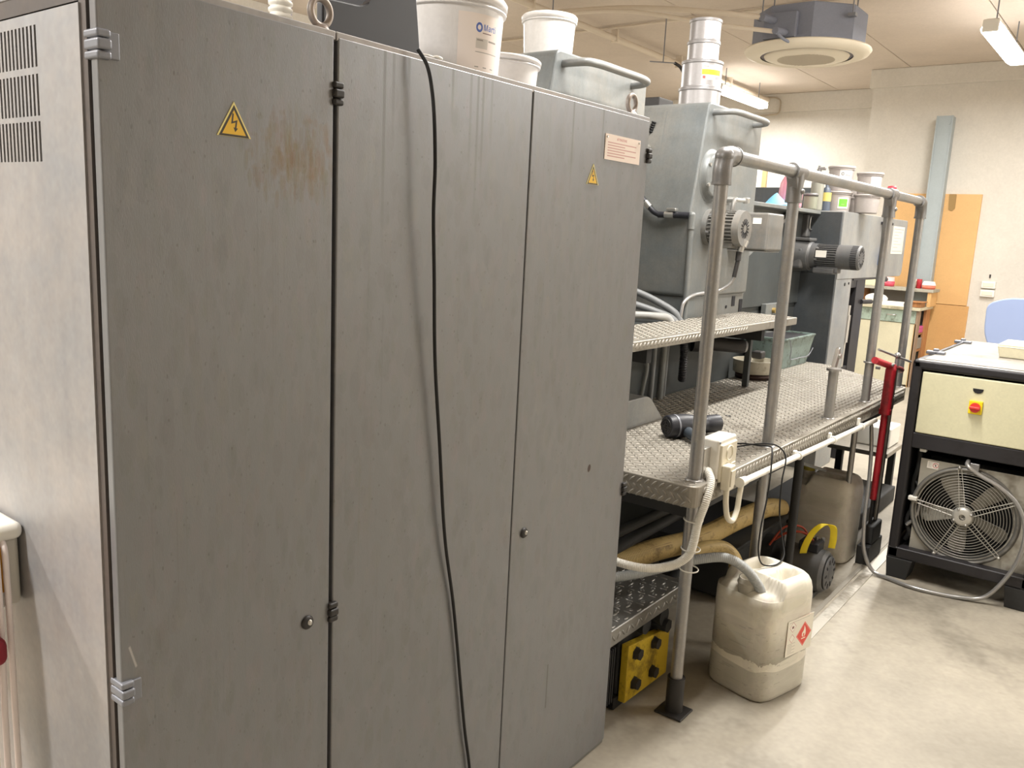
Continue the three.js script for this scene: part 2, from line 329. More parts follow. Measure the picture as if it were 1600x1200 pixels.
{ // tray, ribbed tube, cable
  const t = thing('desk_tray', 'black plastic tray with a cut-out side lying on the cabinet top', 'tray');
  const out = roundPts([[.40, 1.9235], [.655, 1.9235], [.63, 2.10], [.548, 2.10], [.535, 2.03], [.50, 1.998], [.40, 1.992]], [0, .034, .01, .01, .03, .02, .01]);
  part('side_wall', poly(out, .012, .003).translate(0, 0, .05), mat.blackPlastic, t);
  part('side_wall', poly(roundPts([[.40, 1.9235], [.64, 1.9235], [.635, 1.985], [.40, 1.985]], [0, .02, .01, .01]), .012, .003).translate(0, 0, -.2), mat.blackPlastic, t);
  part('tray_floor', [bx(.40, .645, 1.9235, 1.93, -.195, .055)], mat.blackPlastic, t);
  part('back_wall', poly([[.632, 1.925], [.645, 1.925], [.624, 2.09], [.615, 2.09]], .24).translate(0, 0, -.19), mat.blackPlastic, t);
  const s = thing('ribbed_tube', 'white ribbed plastic tube standing at the cabinet edge left of the first lifting eye', 'tube', [.312, TOP + .003, .06]);
  const pr = []; for (let i = 0; i < 10; i++) pr.push([.017, i * .011], [.0205, i * .011 + .003], [.0205, i * .011 + .007], [.017, i * .011 + .0105]);
  part('tube_wall', lat([[0, 0], ...pr, [.012, .112], [.012, .02]], 28), mat.whitePlastic, s);
  part('stripe', bx(.0165, .0215, .002, .1, -.003, .003, .001), M(0x6f63b8, { rough: .5 }), s, 'violet stripe');
  solo('plastic_bag_scrap', [new THREE.SphereGeometry(.02, 20, 12).scale(1.1, .22, .8).translate(.625, 1.9275, .105), new THREE.SphereGeometry(.012, 16, 10).scale(1.2, .4, .8).translate(.652, 1.929, .112)], M(0xe3e0da, { rough: .25 }), 'crumpled clear plastic scrap under the right end of the black tray', 'plastic scrap');
  const cp = [[.60, 1.928, .02], [.625, 1.933, .10], [.545, 1.934, .14], [.562, 1.926, .146], [.575, 1.9, .158], [.588, 1.847, .163], [.6, 1.727, .164], [.602, 1.627, .162], [.614, 1.499, .158], [.633, 1.325, .15], [.66, 1.14, .146], [.693, .913, .142], [.735, .738, .138], [.795, .391, .138], [.82, .274, .138], [.84, .1, .14], [.85, .004, .165], [.9, .004, .25]];
  solo('power_cable', tube(cp.slice(3), .0038, 260, 10), mat.rubber, 'thin black cable hanging from the tray down the cabinet doors', 'cable');
}
// ---------------------------------------------------------------- pails and cans
const GB = (name) => (g, w, h) => {   // paper label with a blue ring and a blurred name
  g.fillStyle = '#efe4dc'; g.fillRect(0, 0, w, h); g.strokeStyle = '#5a70b8'; g.lineWidth = w * .035; g.beginPath(); g.arc(w * .42, h * .2, w * .055, 0, 7); g.stroke();
  g.fillStyle = '#6478bb'; g.font = `bold ${w * .13}px sans-serif`; g.fillText(name, w * .51, h * .235); g.fillStyle = '#8a6f6c'; g.fillRect(w * .5, h * .27, w * .22, h * .014);
  g.fillStyle = '#cfc8bf'; g.fillRect(w * .36, h * .36, w * .28, h * .15); g.fillStyle = '#9c958c'; g.fillRect(w * .38, h * .375, w * .14, h * .022); g.fillRect(w * .66, h * .37, w * .22, h * .025);
  g.fillRect(w * .36, h * .56, w * .58, h * .01); for (let i = 0; i < 3; i++) g.fillRect(w * (.36 + i * .2), h * .78, w * .09, h * .014); g.fillRect(w * .36, h * .83, w * .05, h * .014);
};
function curvedLabel(r, y0, y1, a0, a1, material, parent, slope = 0, label) {
  const g = new THREE.CylinderGeometry(r + slope * (y1 - y0), r, y1 - y0, 24, 1, true, a0, a1 - a0).translate(0, (y0 + y1) / 2, 0); g.userData.keepUV = true;
  const s = material.clone(); s.side = THREE.DoubleSide; return part('paper_label', g, s, parent, label);
}
function makePail(label, R, h, pos, group, material = mat.pail) {
  const t = thing('plastic_pail', label, 'bucket', pos, group), b = R * .9;
  part('pail_wall', lat([[0, 0], [b - .006, 0], [b, .006], [R * .985, h * .84], [R * .985, h * .9]], 56), material, t);
  part('lid', lat([[R * .985, h * .84], [R + .004, h * .845], [R + .005, h * .865], [R - .001, h * .87], [R - .001, h * .895], [R + .006, h * .9], [R + .007, h * .965], [R + .002, h], [R - .012, h], [R - .018, h * .965], [0, h * .965]], 56), material, t);
  return t;
}
const p1 = makePail('large white plastic pail with a blue-lettered paper label on the cabinet top', .124, .205, [.945, TOP + .003, -.115]);
curvedLabel(.1135, .012, .158, -.73, .31, new THREE.MeshStandardMaterial({ map: canvasTex(512, 512, GB('Marti')), roughness: .6 }), p1, .058);
part('handle', tube([[-.128, .165, 0], [-.135, .12, .04], [-.10, .10, .092], [0, .092, .134], [.09, .1, .1], [.135, .12, .04], [.128, .165, 0]].map(([x, y, z]) => [x, y + .06, z * -1]), .0025, 60, 8), mat.steel, p1);
makePail('small white plastic pail behind the large pail on the cabinet top', .112, .135, [1.255, TOP + .003, -.22]);
makePail('white plastic pail on top of the nearer printing unit, below the ceiling', .104, .185, [2.20, 2.243, -.74]);
function makeCan(label, R, h, pos, lab, group) {
  const t = thing('ink_can', label, 'can', pos, group);
  part('can_wall', lat([[0, .003], [R - .004, .003], [R + .001, 0], [R + .001, .006], [R - .002, .009], [R - .002, h - .014]], 44), mat.can, t);
  part('lid', lat([[R - .002, h - .016], [R + .003, h - .014], [R + .003, h - .008], [R, h - .007], [R + .003, h - .006], [R + .003, h], [R - .003, h], [R - .006, h - .005], [0, h - .005]], 44), mat.can, t);
  if (lab) curvedLabel(R - .0008, lab[0], lab[1], lab[2], lab[3], lab[4], t, 0, lab[5]);
  return t;
}
const plainLabel = new THREE.MeshStandardMaterial({ roughness: .7, map: canvasTex(256, 256, (g, w, h) => { g.fillStyle = '#f3eeea'; g.fillRect(0, 0, w, h); g.fillStyle = '#b5b0ad'; g.fillRect(w * .2, h * .06, w * .1, h * .05); g.fillRect(w * .33, h * .08, w * .35, h * .03); lines(g, w * .25, h * .35, w * .5, 5, h * .1, 3, '#dad6d2'); }) });
const yellowLabel = new THREE.MeshStandardMaterial({ roughness: .6, map: canvasTex(320, 256, (g, w, h) => {
  g.fillStyle = '#f7f3e2'; g.fillRect(0, 0, w, h); g.fillStyle = '#f2e02c'; g.fillRect(0, h * .3, w, h * .36); g.fillStyle = '#a3903a'; for (let i = 0; i < 9; i++) g.fillRect(w * (.04 + i * .1), h * (.37 + (i % 3) * .012), w * .07, h * .07);
  g.fillStyle = '#8c7f6d'; g.fillRect(w * .06, h * .07, w * .26, h * .06); g.fillStyle = '#b35a55'; g.fillRect(w * .04, h * .74, w * .14, h * .2); g.fillStyle = '#b9b4a8'; lines(g, w * .24, h * .76, w * .35, 4, h * .05, 4, '#b9b4a8'); g.fillStyle = '#8f8f98'; g.fillRect(w * .66, h * .72, w * .3, h * .22);
}) });
const CX = 3.69, CZ = -.80;
makeCan('bottom can of the four-high stack on the far printing unit, wide and unlabelled', .112, .142, [CX, 2.243, CZ]);
makeCan('wide metal can with a yellow-banded label, second from the bottom of the tall stack', .108, .138, [CX + .004, 2.385, CZ], [.035, .11, -1.1, -.05, yellowLabel, 'white label with a yellow band']);
makeCan('narrow metal can with a white label, second from the top of the tall stack', .085, .10, [CX, 2.523, CZ], [.008, .086, -1.05, .1, plainLabel]);
makeCan('narrow metal can at the very top of the tall stack, under the ceiling', .083, .112, [CX + .004, 2.623, CZ], [.01, .1, -1.1, .0, plainLabel]);

// ---------------------------------------------------------------- printing press units
function electricMotor(parent, x, y, z0, z1, r, material, gear) {   // axis along z, fan cover at z1
  const L = z1 - z0, m = part('motor', [cyl(V(x, y, z0), V(x, y, z1 - .015), r * .84, 28), cyl(V(x, y, z0), V(x, y, z0 + L * .14), r * 1.02, 28), gear ? bx(x - r * .5, x + r * .5, y - r * 1.35, y - r * .5, z0 + L * .15, z0 + L * .6, .008) : bx(x - r * .5, x + r * .4, y - r * 1.1, y - r * .6, z0 + L * .3, z0 + L * .8, .006)], material, parent);
  const fins = []; for (let k = 0; k < 30; k++) { const a = k / 30 * 2 * PI; fins.push(new THREE.BoxGeometry(r * .17, r * .05, L * (gear ? .42 : .36)).translate(r * .9, 0, z0 + L * (gear ? .36 : .34)).rotateZ(a).translate(x, y, 0)); if (!gear) fins.push(new THREE.BoxGeometry(r * .17, r * .06, L * .26).translate(r * .9, 0, z0 + L * .72).rotateZ(a).translate(x, y, 0)); }
  parts('cooling_fin', fins, material, m);
  const cv = gear ? [cyl(V(x, y, z0 + L * .56), V(x, y, z1 - .012), r, 32), cyl(V(x, y, z1 - .012), V(x, y, z1), r, 32, r * .9)] : [cyl(V(x, y, z1 - L * .18), V(x, y, z1), r * 1.0, 32, r * .96)];
  part('fan_cover', cv, material, m);
  const sl = []; for (let k = 0; k < 16; k++) { const a = k / 16 * 2 * PI; sl.push(new THREE.BoxGeometry(r * .3, r * (gear ? .03 : .055), .003).translate(r * (gear ? .62 : .38), 0, z1 + .0005).rotateZ(a).translate(x, y, 0)); }
  if (gear) for (let k = 0; k < 15; k++) { const a = (k - 7) * .17; sl.push(new THREE.BoxGeometry(.003, r * .07, .04).translate(r * .995, 0, z1 - .032).rotateZ(a + PI).translate(x, y, 0)); }
  parts('vent_slot', sl, mat.dark, m);
  const bl = []; for (let k = 0; k < 6; k++) { const a = k / 6 * 2 * PI + .3; bl.push(new THREE.CylinderGeometry(r * .09, r * .09, .02, 6).rotateX(PI / 2).translate(r * .93, 0, z0 + L * .16).rotateZ(a).translate(x, y, 0)); }
  parts('flange_bolt', bl, mat.fitting, m);
  return m;
}
function pressUnit(x, label) {
  const t = thing('printing_unit', label, 'press unit', [x, 0, -.5]);
  part('upper_housing', [poly(roundPts([[-.098, 1.315], [.66, 1.315], [.66, 2.24], [0, 2.24], [-.113, 1.70]], [.02, .02, .02, .026, .04]), 1.18, .008).translate(0, 0, -1.188)], mat.press, t);
  part('lower_housing', [bx(-.085, .655, 1.192, 1.314, -1.17, -.012, .004)], mat.press, t);
  part('service_panel', [poly([[-.006, 2.2], [-.1, 1.72], [-.088, 1.36], [-.083, 1.36], [-.095, 1.72], [-.001, 2.2]], .34, 0).translate(-.0065, 0, -.56)], mat.press, t);
  part('handle_bar', tube([[.045, 2.196, -.01], [.05, 2.197, .045], [.075, 2.2, .082], [.13, 2.203, .09], [.3, 2.204, .09], [.47, 2.203, .09], [.515, 2.2, .08], [.535, 2.197, .045], [.54, 2.196, -.01]], .015, 90, 12), mat.pressLight, t);
  const f = part('round_cover', lat([[0, .03], [.09, .03], [.106, .02], [.11, 0], [.128, 0], [.128, -.006], [0, -.006]], 48).rotateX(PI / 2).translate(.075, 1.9, .002), mat.press, t);
  const b = []; for (let k = 0; k < 6; k++) b.push(bolt(.075 + Math.cos(k * PI / 3 + .5) * .095, 1.9 + Math.sin(k * PI / 3 + .5) * .095, .03, 'z', .009, .012)); parts('bolt', b, mat.steel, f);
  return t;
}
pressUnit(1.925, 'nearer grey printing unit with a white pail on top, rising behind the cabinets');
const u1 = pressUnit(3.2, 'grey printing unit with an electric motor on its front, carrying the stack of ink cans');
{
  electricMotor(u1, .10, 1.655, .0, .19, .088, mat.motorLight, false);
  const g = part('cable_gland', [cyl(V(.115, 1.545, .165), V(.112, 1.50, .165), .014, 10), cyl(V(.112, 1.50, .165), V(.108, 1.42, .155), .011, 12)], mat.hingeDark, u1);
  part('gland_nut', [cyl(V(.118, 1.59, .18), V(.115, 1.545, .17), .016, 6), cyl(V(.13, 1.60, .185), V(.12, 1.57, .178), .02, 8)], mat.steel, g);
  part('motor_cable', tube([[.108, 1.42, .155], [.1, 1.385, .14], [.06, 1.345, .09], [-.02, 1.335, .05], [-.1, 1.32, .03], [-.145, 1.29, .02], [-.16, 1.25, .02], [-.165, 1.212, .02]], .0085, 70, 10), mat.tube, u1);
  part('connection_box', [bx(.345, .56, 1.552, 1.742, -.01, .21, .012), bx(.35, .555, 1.545, 1.55, -.01, .2)], mat.motorLight, u1);
  part('nameplate', sheet(.045, .03).rotateY(-PI / 2).translate(.344, 1.70, .15), mat.paper, u1, 'small white plate');
  part('hose_fitting', [cyl(V(.30, 1.80, -.01), V(.30, 1.80, .05), .014, 12), cyl(V(.30, 1.80, .04), V(.36, 1.80, .075), .011, 10), bx(.345, .375, 1.785, 1.815, .06, .09, .006)], mat.steel, u1);
  part('hose_fitting', tube([[.30, 1.80, .04], [.255, 1.795, .055], [.235, 1.77, .06], [.23, 1.74, .06]], .011, 30, 10), mat.motorLight, u1);
  part('drain_pipe', [cyl(V(-.115, 1.70, .012), V(-.105, 1.192, .012), .0135, 16), cyl(V(-.116, 1.705, .012), V(-.115, 1.64, .012), .0165, 16), new THREE.SphereGeometry(.0165, 14, 10).translate(-.116, 1.705, .012)], mat.press, u1);
  part('air_line', [tube([[-.14, 1.80, -.27], [-.14, 1.765, -.235], [-.14, 1.715, -.18], [-.14, 1.702, -.15]], .013, 40, 10), cyl(V(-.14, 1.702, -.155), V(-.125, 1.704, .0), .015, 14)], mat.blackPlastic, u1);
  part('air_line_fitting', [cyl(V(-.14, 1.76, -.23), V(-.14, 1.735, -.203), .017, 8), cyl(V(-.139, 1.703, -.12), V(-.135, 1.703, -.075), .0165, 8), bx(-.15, -.12, 1.72, 1.735, -.11, -.06, .004)], mat.steel, u1);
  parts('slot', [bx(.50, .54, 1.245, 1.30, -.014, -.009, .002), bx(.60, .645, 1.21, 1.28, -.014, -.009, .002), bolt(.43, 1.245, -.011, 'z', .009, .006)], mat.dark, u1);
  part('latch_coil', [hose([[-.03, 2.154, -.277], [-.03, 2.13, -.284], [-.03, 2.1, -.292]], .009, .012, .003, 8), tube([[-.03, 2.1, -.292], [-.035, 2.05, -.303], [-.04, 1.95, -.303]], .0035, 20, 6)], mat.rubber, u1);
  parts('latch_stud', [bolt(-.045, 2.03, -.29, 'x', .014, .05), bolt(-.06, 1.96, -.30, 'x', .012, .04), bolt(-.06, 1.90, -.29, 'x', .01, .04)], mat.steel, u1);
  part('roof_block', bx(.05, .2, 2.24, 2.285, -.42, -.30, .006), mat.hingeDark, u1);
  part('grab_strip', [bx(-.16, -.128, 1.55, 1.80, -.36, -.27, .012)], mat.pressLight, u1);
}
// base of the press between the floor and the units
{
  const t = thing('press_bed', 'dark green-grey machine bed of the printing press below the upper tread-plate step', 'machine bed');
  part('side_frame', [bx(1.62, 3.87, 0, 1.188, -1.8, -.56, .004), bx(3.86, 5.28, 0, 1.188, -1.8, -.715, .004)], mat.base, t);
  part('guard_plate', poly([[3.87, 1.19], [5.295, 1.19], [5.295, 1.81], [5.06, 1.81], [3.87, 1.325]], .02).translate(0, 0, -.72), mat.base, t);
  part('guard_edge', poly([[3.87, 1.325], [5.06, 1.81], [5.06, 1.835], [3.87, 1.35]], .035).translate(0, 0, -.725), mat.pressLight, t);
  part('top_cover', [bx(3.87, 5.28, 1.80, 1.824, -1.6, -.60, .004), poly([[3.87, 1.345], [5.06, 1.83], [3.87, 1.82]], .01).translate(0, 0, -.75)], mat.press, t);
  parts('support_leg', [bx(3.635, 3.665, .83, 1.16, -.385, -.355, .003)], mat.base, t);
  const pip = []; for (const [x, r, z] of [[2.87, .012, -.52], [2.945, .016, -.51], [3.02, .010, -.53]]) pip.push(cyl(V(x, .832, z), V(x + .01, 1.165, z), r, 12)); pip.forEach((g, i) => part('conduit', g, i === 1 ? mat.press : mat.hoseGrey, t));
  part('drip_pipe', hose([[3.08, 1.17, -.5], [3.12, 1.08, -.49], [3.13, .95, -.49], [3.15, .9, -.5]], .018, .012, .0025), mat.blackPlastic, t);
  const k = part('knob', [cyl(V(3.35, 1.07, -.545), V(3.55, 1.055, -.36), .036, 24), cyl(V(3.35, 1.07, -.56), V(3.38, 1.07, -.53), .05, 20)], mat.hingeDark, t); part('knob_ring', cyl(V(3.545, 1.0555, -.365), V(3.56, 1.054, -.35), .03, 24), mat.tube, k);
  part('label_tag', bx(3.53, 3.56, .93, 1.0, -.548, -.54, .002), mat.paper, t);
  part('gearbox_cover', [bx(2.2, 2.66, .83, 1.02, -.62, -.525, .015), lat([[0, .10], [.05, .09], [.07, .04], [.072, 0]], 24).translate(2.55, 1.02, -.545)], mat.press, t);
  part('lubrication_pipe', tube([[2.62, 1.1, -.5], [2.70, 1.06, -.48], [2.735, 1.02, -.48], [2.735, .92, -.49], [2.73, .84, -.5]], .011, 40, 10), mat.press, t);
  part('terminal_box', [bx(4.62, 5.0, 1.13, 1.205, -.70, -.665, .005), bx(4.68, 4.94, 1.0, 1.13, -.70, -.67, .004)], mat.press, t);
  parts('brass_fitting', [bolt(4.74, 1.16, -.655, 'z', .018, .02), bolt(4.92, 1.16, -.655, 'z', .018, .02)], M(0xb59a5e, { rough: .4, metal: .6 }), t);
}
solo('machine_casting', [poly(roundPts([[2.0, .826], [2.575, .826], [2.44, .945], [2.10, .945]], [0, 0, .04, .04]), .21, .004).translate(0, 0, -.51)], mat.pressLight, 'low grey cast cover with a sloping end lying on the platform against the press base', 'machine cover');
// gear motor
{
  const t = thing('gear_motor', 'dark grey gear motor standing out sideways from the delivery end of the press', 'motor', [5.1, 1.522, -.7]);
  part('gearbox', [cyl(V(0, 0, 0), V(0, 0, .12), .112, 32, .1), cyl(V(0, 0, .1), V(0, 0, .135), .1, 32, .085), bx(-.1, .17, -.09, .05, 0, .1, .02), bx(-.07, .07, .095, .115, .02, .13, .006)], mat.motor, t);
  electricMotor(t, 0, 0, .125, .45, .08, mat.motor, true);
  part('nameplate', sheet(.07, .045).rotateY(-PI / 2).translate(-.084, .015, .215), mat.paper, t, 'pale rating plate');
  part('terminal_cover', [bx(-.06, .06, -.115, -.075, .16, .30, .01)], mat.motor, t);
}
// delivery end
{
  const t = thing('delivery_unit', 'tall grey delivery end of the press with an overhanging box and a dark side', 'press unit');
  part('lower_column', [bx(5.30, 5.66, 0, 1.372, -1.6, -.452, .004)], mat.pressLight, t);
  part('overhang_box', poly(roundPts([[5.30, 1.366], [7.06, 1.366], [7.06, 1.826], [5.30, 1.826]], [.01, .07, .03, .012]), 1.15, .004).translate(0, 0, -1.603), mat.pressLight, t);
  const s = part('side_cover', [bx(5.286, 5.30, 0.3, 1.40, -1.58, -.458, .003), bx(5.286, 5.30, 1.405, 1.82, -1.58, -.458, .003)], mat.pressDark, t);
  part('handle', tube([[5.285, 1.785, -.655], [5.25, 1.78, -.655], [5.25, 1.70, -.655], [5.285, 1.695, -.655]], .005, 30, 8), mat.steel, t);
  part('stepped_cover', [bx(5.22, 5.29, 1.64, 1.8, -.98, -.66, .012), bx(5.2, 5.29, 1.44, 1.63, -.98, -.70, .012)], mat.motor, t);
  part('black_post', [bx(5.80, 6.02, 0, 1.40, -.60, -.452, .003), bx(5.66, 5.9, 1.30, 1.366, -.6, -.455, .003)], mat.blackMetal, t);
  part('slide_bar', [bx(5.7, 6.62, 1.352, 1.366, -.55, -.45, .002), cyl(V(6.5, 1.345, -.46), V(6.62, 1.345, -.46), .02, 12), cyl(V(5.95, 1.19, -.45), V(6.15, 1.185, -.43), .018, 12)], mat.blackMetal, t);
  part('gas_strut', [cyl(V(5.70, .72, -.47), V(5.73, 1.17, -.47), .016, 10), cyl(V(5.71, .9, -.468), V(5.72, 1.1, -.468), .024, 10)], mat.steel, t);
  part('strut_bracket', bx(5.66, 5.82, .66, .72, -.5, -.455, .004), mat.blackMetal, t);
  parts('screw', [bolt(5.50, 1.33, -.45, 'z', .012, .006), bolt(5.59, 1.335, -.45, 'z', .009, .006)], mat.hingeDark, t);
  part('instruction_sheet', sheet(.36, .22, .002).translate(6.80, 1.66, -.449), printed(.36, .22, 300, (g, w, h) => { g.fillStyle = '#d9d4ca'; g.fillRect(0, 0, w, h); g.strokeStyle = '#9b968e'; g.lineWidth = 4; g.strokeRect(w * .08, h * .1, w * .84, h * .8); lines(g, w * .14, h * .2, w * .7, 6, h * .11, 4, '#aaa59c'); }), t, 'pale printed sheet');
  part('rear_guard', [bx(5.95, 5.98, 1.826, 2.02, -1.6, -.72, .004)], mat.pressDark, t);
}
// things on top of the press
{
  const b = thing('detergent_bottle', 'pink plastic bottle standing on the press behind the second rail post', 'bottle', [5.0, 1.827, -.722]); b.scale.set(1.2, 1.0, 1.2);
  part('bottle_body', lat([[0, 0], [.058, 0], [.066, .012], [.068, .10], [.062, .16], [.045, .2], [.022, .225], [.022, .245], [0, .245]], 32).scale(1, 1, .95), M(0xeaa0ae, { rough: .4, phys: true, transmission: .15, thickness: 0 }), b);
  part('cap', lat([[0, .275], [.02, .275], [.024, .27], [.024, .243], [0, .243]], 24), mat.whitePlastic, b);
  const c = thing('cleaning_cloth', 'light blue cleaning cloth crumpled on the press beside the pink bottle', 'cloth', [4.90, 1.827, -.77]);
  const g = new THREE.PlaneGeometry(.22, .2, 40, 36).rotateX(-PI / 2), p = g.attributes.position;
  for (let i = 0; i < p.count; i++) { const x = p.getX(i), z = p.getZ(i), d = Math.hypot(x * 1.1 + .02, z); p.setY(i, Math.max(0, .085 - d * 1.0) + .006 * Math.sin(x * 60) * Math.sin(z * 48) + .008); }
  g.computeVertexNormals(); const cm = M(0x86c9ee, { rough: .9 }); cm.side = THREE.DoubleSide; part('cloth_fold', g, cm, c);
  part('cloth_roll', tube([[-.02, .02, .10], [.05, .024, .09], [.1, .02, .06], [.14, .022, .05]], .018, 30, 10), M(0x4a86b4, { rough: .9 }), c, 'darker blue twisted end');
  const s = thing('spray_bottle', 'grey-green spray bottle beside the pails on the delivery end of the press', 'bottle', [5.45, 1.829, -.70]);
  part('bottle_body', lat([[0, 0], [.04, 0], [.045, .01], [.043, .19], [.03, .23], [.014, .24], [.014, .255], [0, .255]], 28), M(0x87867a, { rough: .4 }), s);
  part('nozzle', [cyl(V(0, .25, 0), V(0, .285, 0), .016, 14), cyl(V(0, .285, 0), V(0, .31, 0), .009, 12), bx(-.012, .012, .28, .30, -.01, .045, .005)], mat.fitting, s);
  const s2 = thing('oil_bottle', 'dark bottle with a yellow label between the spray bottle and the pails', 'bottle', [5.52, 1.829, -.655]);
  part('bottle_body', lat([[0, 0], [.03, 0], [.034, .008], [.034, .12], [.022, .16], [.012, .17], [.012, .2], [0, .2]], 24), M(0x4f5763, { rough: .4 }), s2);
  curvedLabel(.0345, .07, .13, -2.4, .3, new THREE.MeshStandardMaterial({ color: 0xc9b766, roughness: .6 }), s2);
  part('cap', cyl(V(0, .2, 0), V(0, .225, 0), .014, 16), mat.whitePlastic, s2);
  const k = thing('jar', 'low clear jar standing just right of the pink bottle', 'jar', [5.2, 1.827, -.655]);
  part('jar_wall', lat([[0, 0], [.04, 0], [.045, .008], [.045, .09], [.04, .09], [.04, .012], [0, .012]], 28), M(0xa9ab98, { rough: .3, phys: true, transmission: .4, thickness: 0 }), k);
  part('lid', lat([[0, .108], [.046, .108], [.048, .1], [.048, .088], [0, .088]], 28), mat.fitting, k);
  const greyPail = M(0xb4adaa, { rough: .45, tex: texWall });
  const q1 = makePail('pail with a bright green square label at the front of the delivery end', .087, .145, [5.62, 1.829, -.60], 0, greyPail);
  curvedLabel(.083, .025, .10, -1.27, -.35, new THREE.MeshStandardMaterial({ roughness: .6, map: canvasTex(128, 128, (g, w, h) => { g.fillStyle = '#e8e2d0'; g.fillRect(0, 0, w, h); g.fillStyle = '#66b838'; g.fillRect(w * .08, h * .12, w * .8, h * .72); g.fillStyle = '#8bcb63'; g.fillRect(w * .3, h * .6, w * .3, h * .05); }) }), q1, .03, 'bright green square label');
  const q2 = makePail('pail with a dark ring emblem standing on the green-labelled pail', .085, .175, [5.625, 1.974, -.60], 0, greyPail);
  curvedLabel(.0815, .05, .15, -1.4, -.3, new THREE.MeshStandardMaterial({ roughness: .6, map: canvasTex(256, 256, (g, w, h) => { g.fillStyle = '#ddd6cf'; g.fillRect(0, 0, w, h); g.strokeStyle = '#6d6a68'; g.lineWidth = 16; g.beginPath(); g.arc(w * .22, h * .32, 22, 0, 7); g.stroke(); g.fillStyle = '#8d8580'; g.font = 'bold 44px sans-serif'; g.fillText('Marti', w * .42, h * .3); g.fillRect(w * .42, h * .38, w * .45, 18); lines(g, w * .15, h * .6, w * .7, 4, 22, 6, '#c6c0b9'); }) }), q2, .03);
  makePail('squat grey pail squeezed between the two stacks of pails, lower one', .07, .12, [5.92, 1.829, -.575], 0, greyPail);
  makePail('squat grey pail with a dark lid on top between the two stacks of pails', .069, .10, [5.92, 1.949, -.575], 0, M(0xb3aba6, { rough: .5 }));
  makePail('bottom pail of the right-hand stack by the third rail post', .085, .13, [5.70, 1.829, -.425], 0, greyPail);
  const q3 = makePail('upper pail of the right-hand stack on the delivery end', .084, .15, [5.70, 1.959, -.422], 0, greyPail);
  curvedLabel(.0812, .03, .12, -1.2, -.2, plainLabel, q3, .02);
  const h = thing('squeeze_bottle', 'slim white bottle with a red cap hung at the corner of the delivery end', 'bottle', [6.62, 1.829, -.50]);
  part('bottle_body', lat([[0, 0], [.03, 0], [.033, .008], [.03, .15], [.014, .19], [.012, .21], [0, .21]], 24), mat.whitePlastic, h);
  part('cap', lat([[0, .255], [.03, .25], [.036, .235], [.034, .215], [.012, .208]], 24), M(0xd0303f, { rough: .4 }), h, 'red cap');
  const o = thing('screwdriver_set', 'tools with blue and brown grips hanging on the end of the delivery box', 'tool', [6.35, 1.6, -.44]);
  part('grip', [cyl(V(-.05, 0, 0), V(-.07, -.14, 0), .018, 12)], M(0x5d6f8f, { rough: .5 }), o); part('grip', [cyl(V(0.03, .16, 0), V(.0, -.02, 0), .018, 12)], M(0x8b6b4a, { rough: .5 }), o);
  part('hook_rail', [bx(-.12, .14, .17, .19, -.012, .02, .004), cyl(V(.03, .17, 0), V(.03, .15, 0), .006, 8), cyl(V(-.04, .17, 0), V(-.05, 0, 0), .006, 8)], mat.blackMetal, o);
}
// ---------------------------------------------------------------- tread-plate platform, step and hand rail
const lugGeo = (() => { const g = new THREE.SphereGeometry(1, 10, 5, 0, 2 * PI, 0, PI / 2).scale(.0145, .0042, .005); clean(g); return uvBox(g); })();
const smallLug = lugGeo.clone().scale(.78, .8, .78);
function lugs(parent, list, single, material, geo = lugGeo) {       // list of [x, y, z, turn, tilt]
  const q = new THREE.Quaternion(), e = new THREE.Euler(), m4 = new THREE.Matrix4();
  if (single) { for (const [x, y, z, t, tilt] of list) { const m = raw('tread_lug', lugGeo, material, parent); m.position.set(x, y, z); e.set(tilt && tilt[0] || 0, 0, tilt && tilt[1] || 0); m.quaternion.setFromEuler(e).multiply(q.setFromAxisAngle(V(0, 1, 0), t)); } return; }
  const im = new THREE.InstancedMesh(geo, material, list.length); im.name = 'tread_lugs'; im.userData.kind = 'stuff';
  list.forEach(([x, y, z, t, tilt], i) => { e.set(tilt && tilt[0] || 0, 0, tilt && tilt[1] || 0); const qq = new THREE.Quaternion().setFromEuler(e).multiply(new THREE.Quaternion().setFromAxisAngle(V(0, 1, 0), t)); m4.compose(V(x, y, z), qq, V(1, 1, 1)); im.setMatrixAt(i, m4); });
  parent.add(im);
}
function inside(x, z, pts) { let r = false; for (let i = 0, j = pts.length - 1; i < pts.length; j = i++) { const [a, b] = pts[i], [c, d] = pts[j]; if ((b > z) !== (d > z) && x < (c - a) * (z - b) / (d - b) + a) r = !r; } return r; }
function treadSlab(pts, yTop, th, r) { return poly(pts.map(([x, z]) => [x, -z]), th - .008, .004).rotateX(-PI / 2).translate(0, yTop - th + .004, 0); }
const deckPts = roundPts([[1.738, -.555], [1.738, .262], [4.44, .262], [4.95, -.34], [4.95, -.555]], [0, .035, .02, .02, 0]);
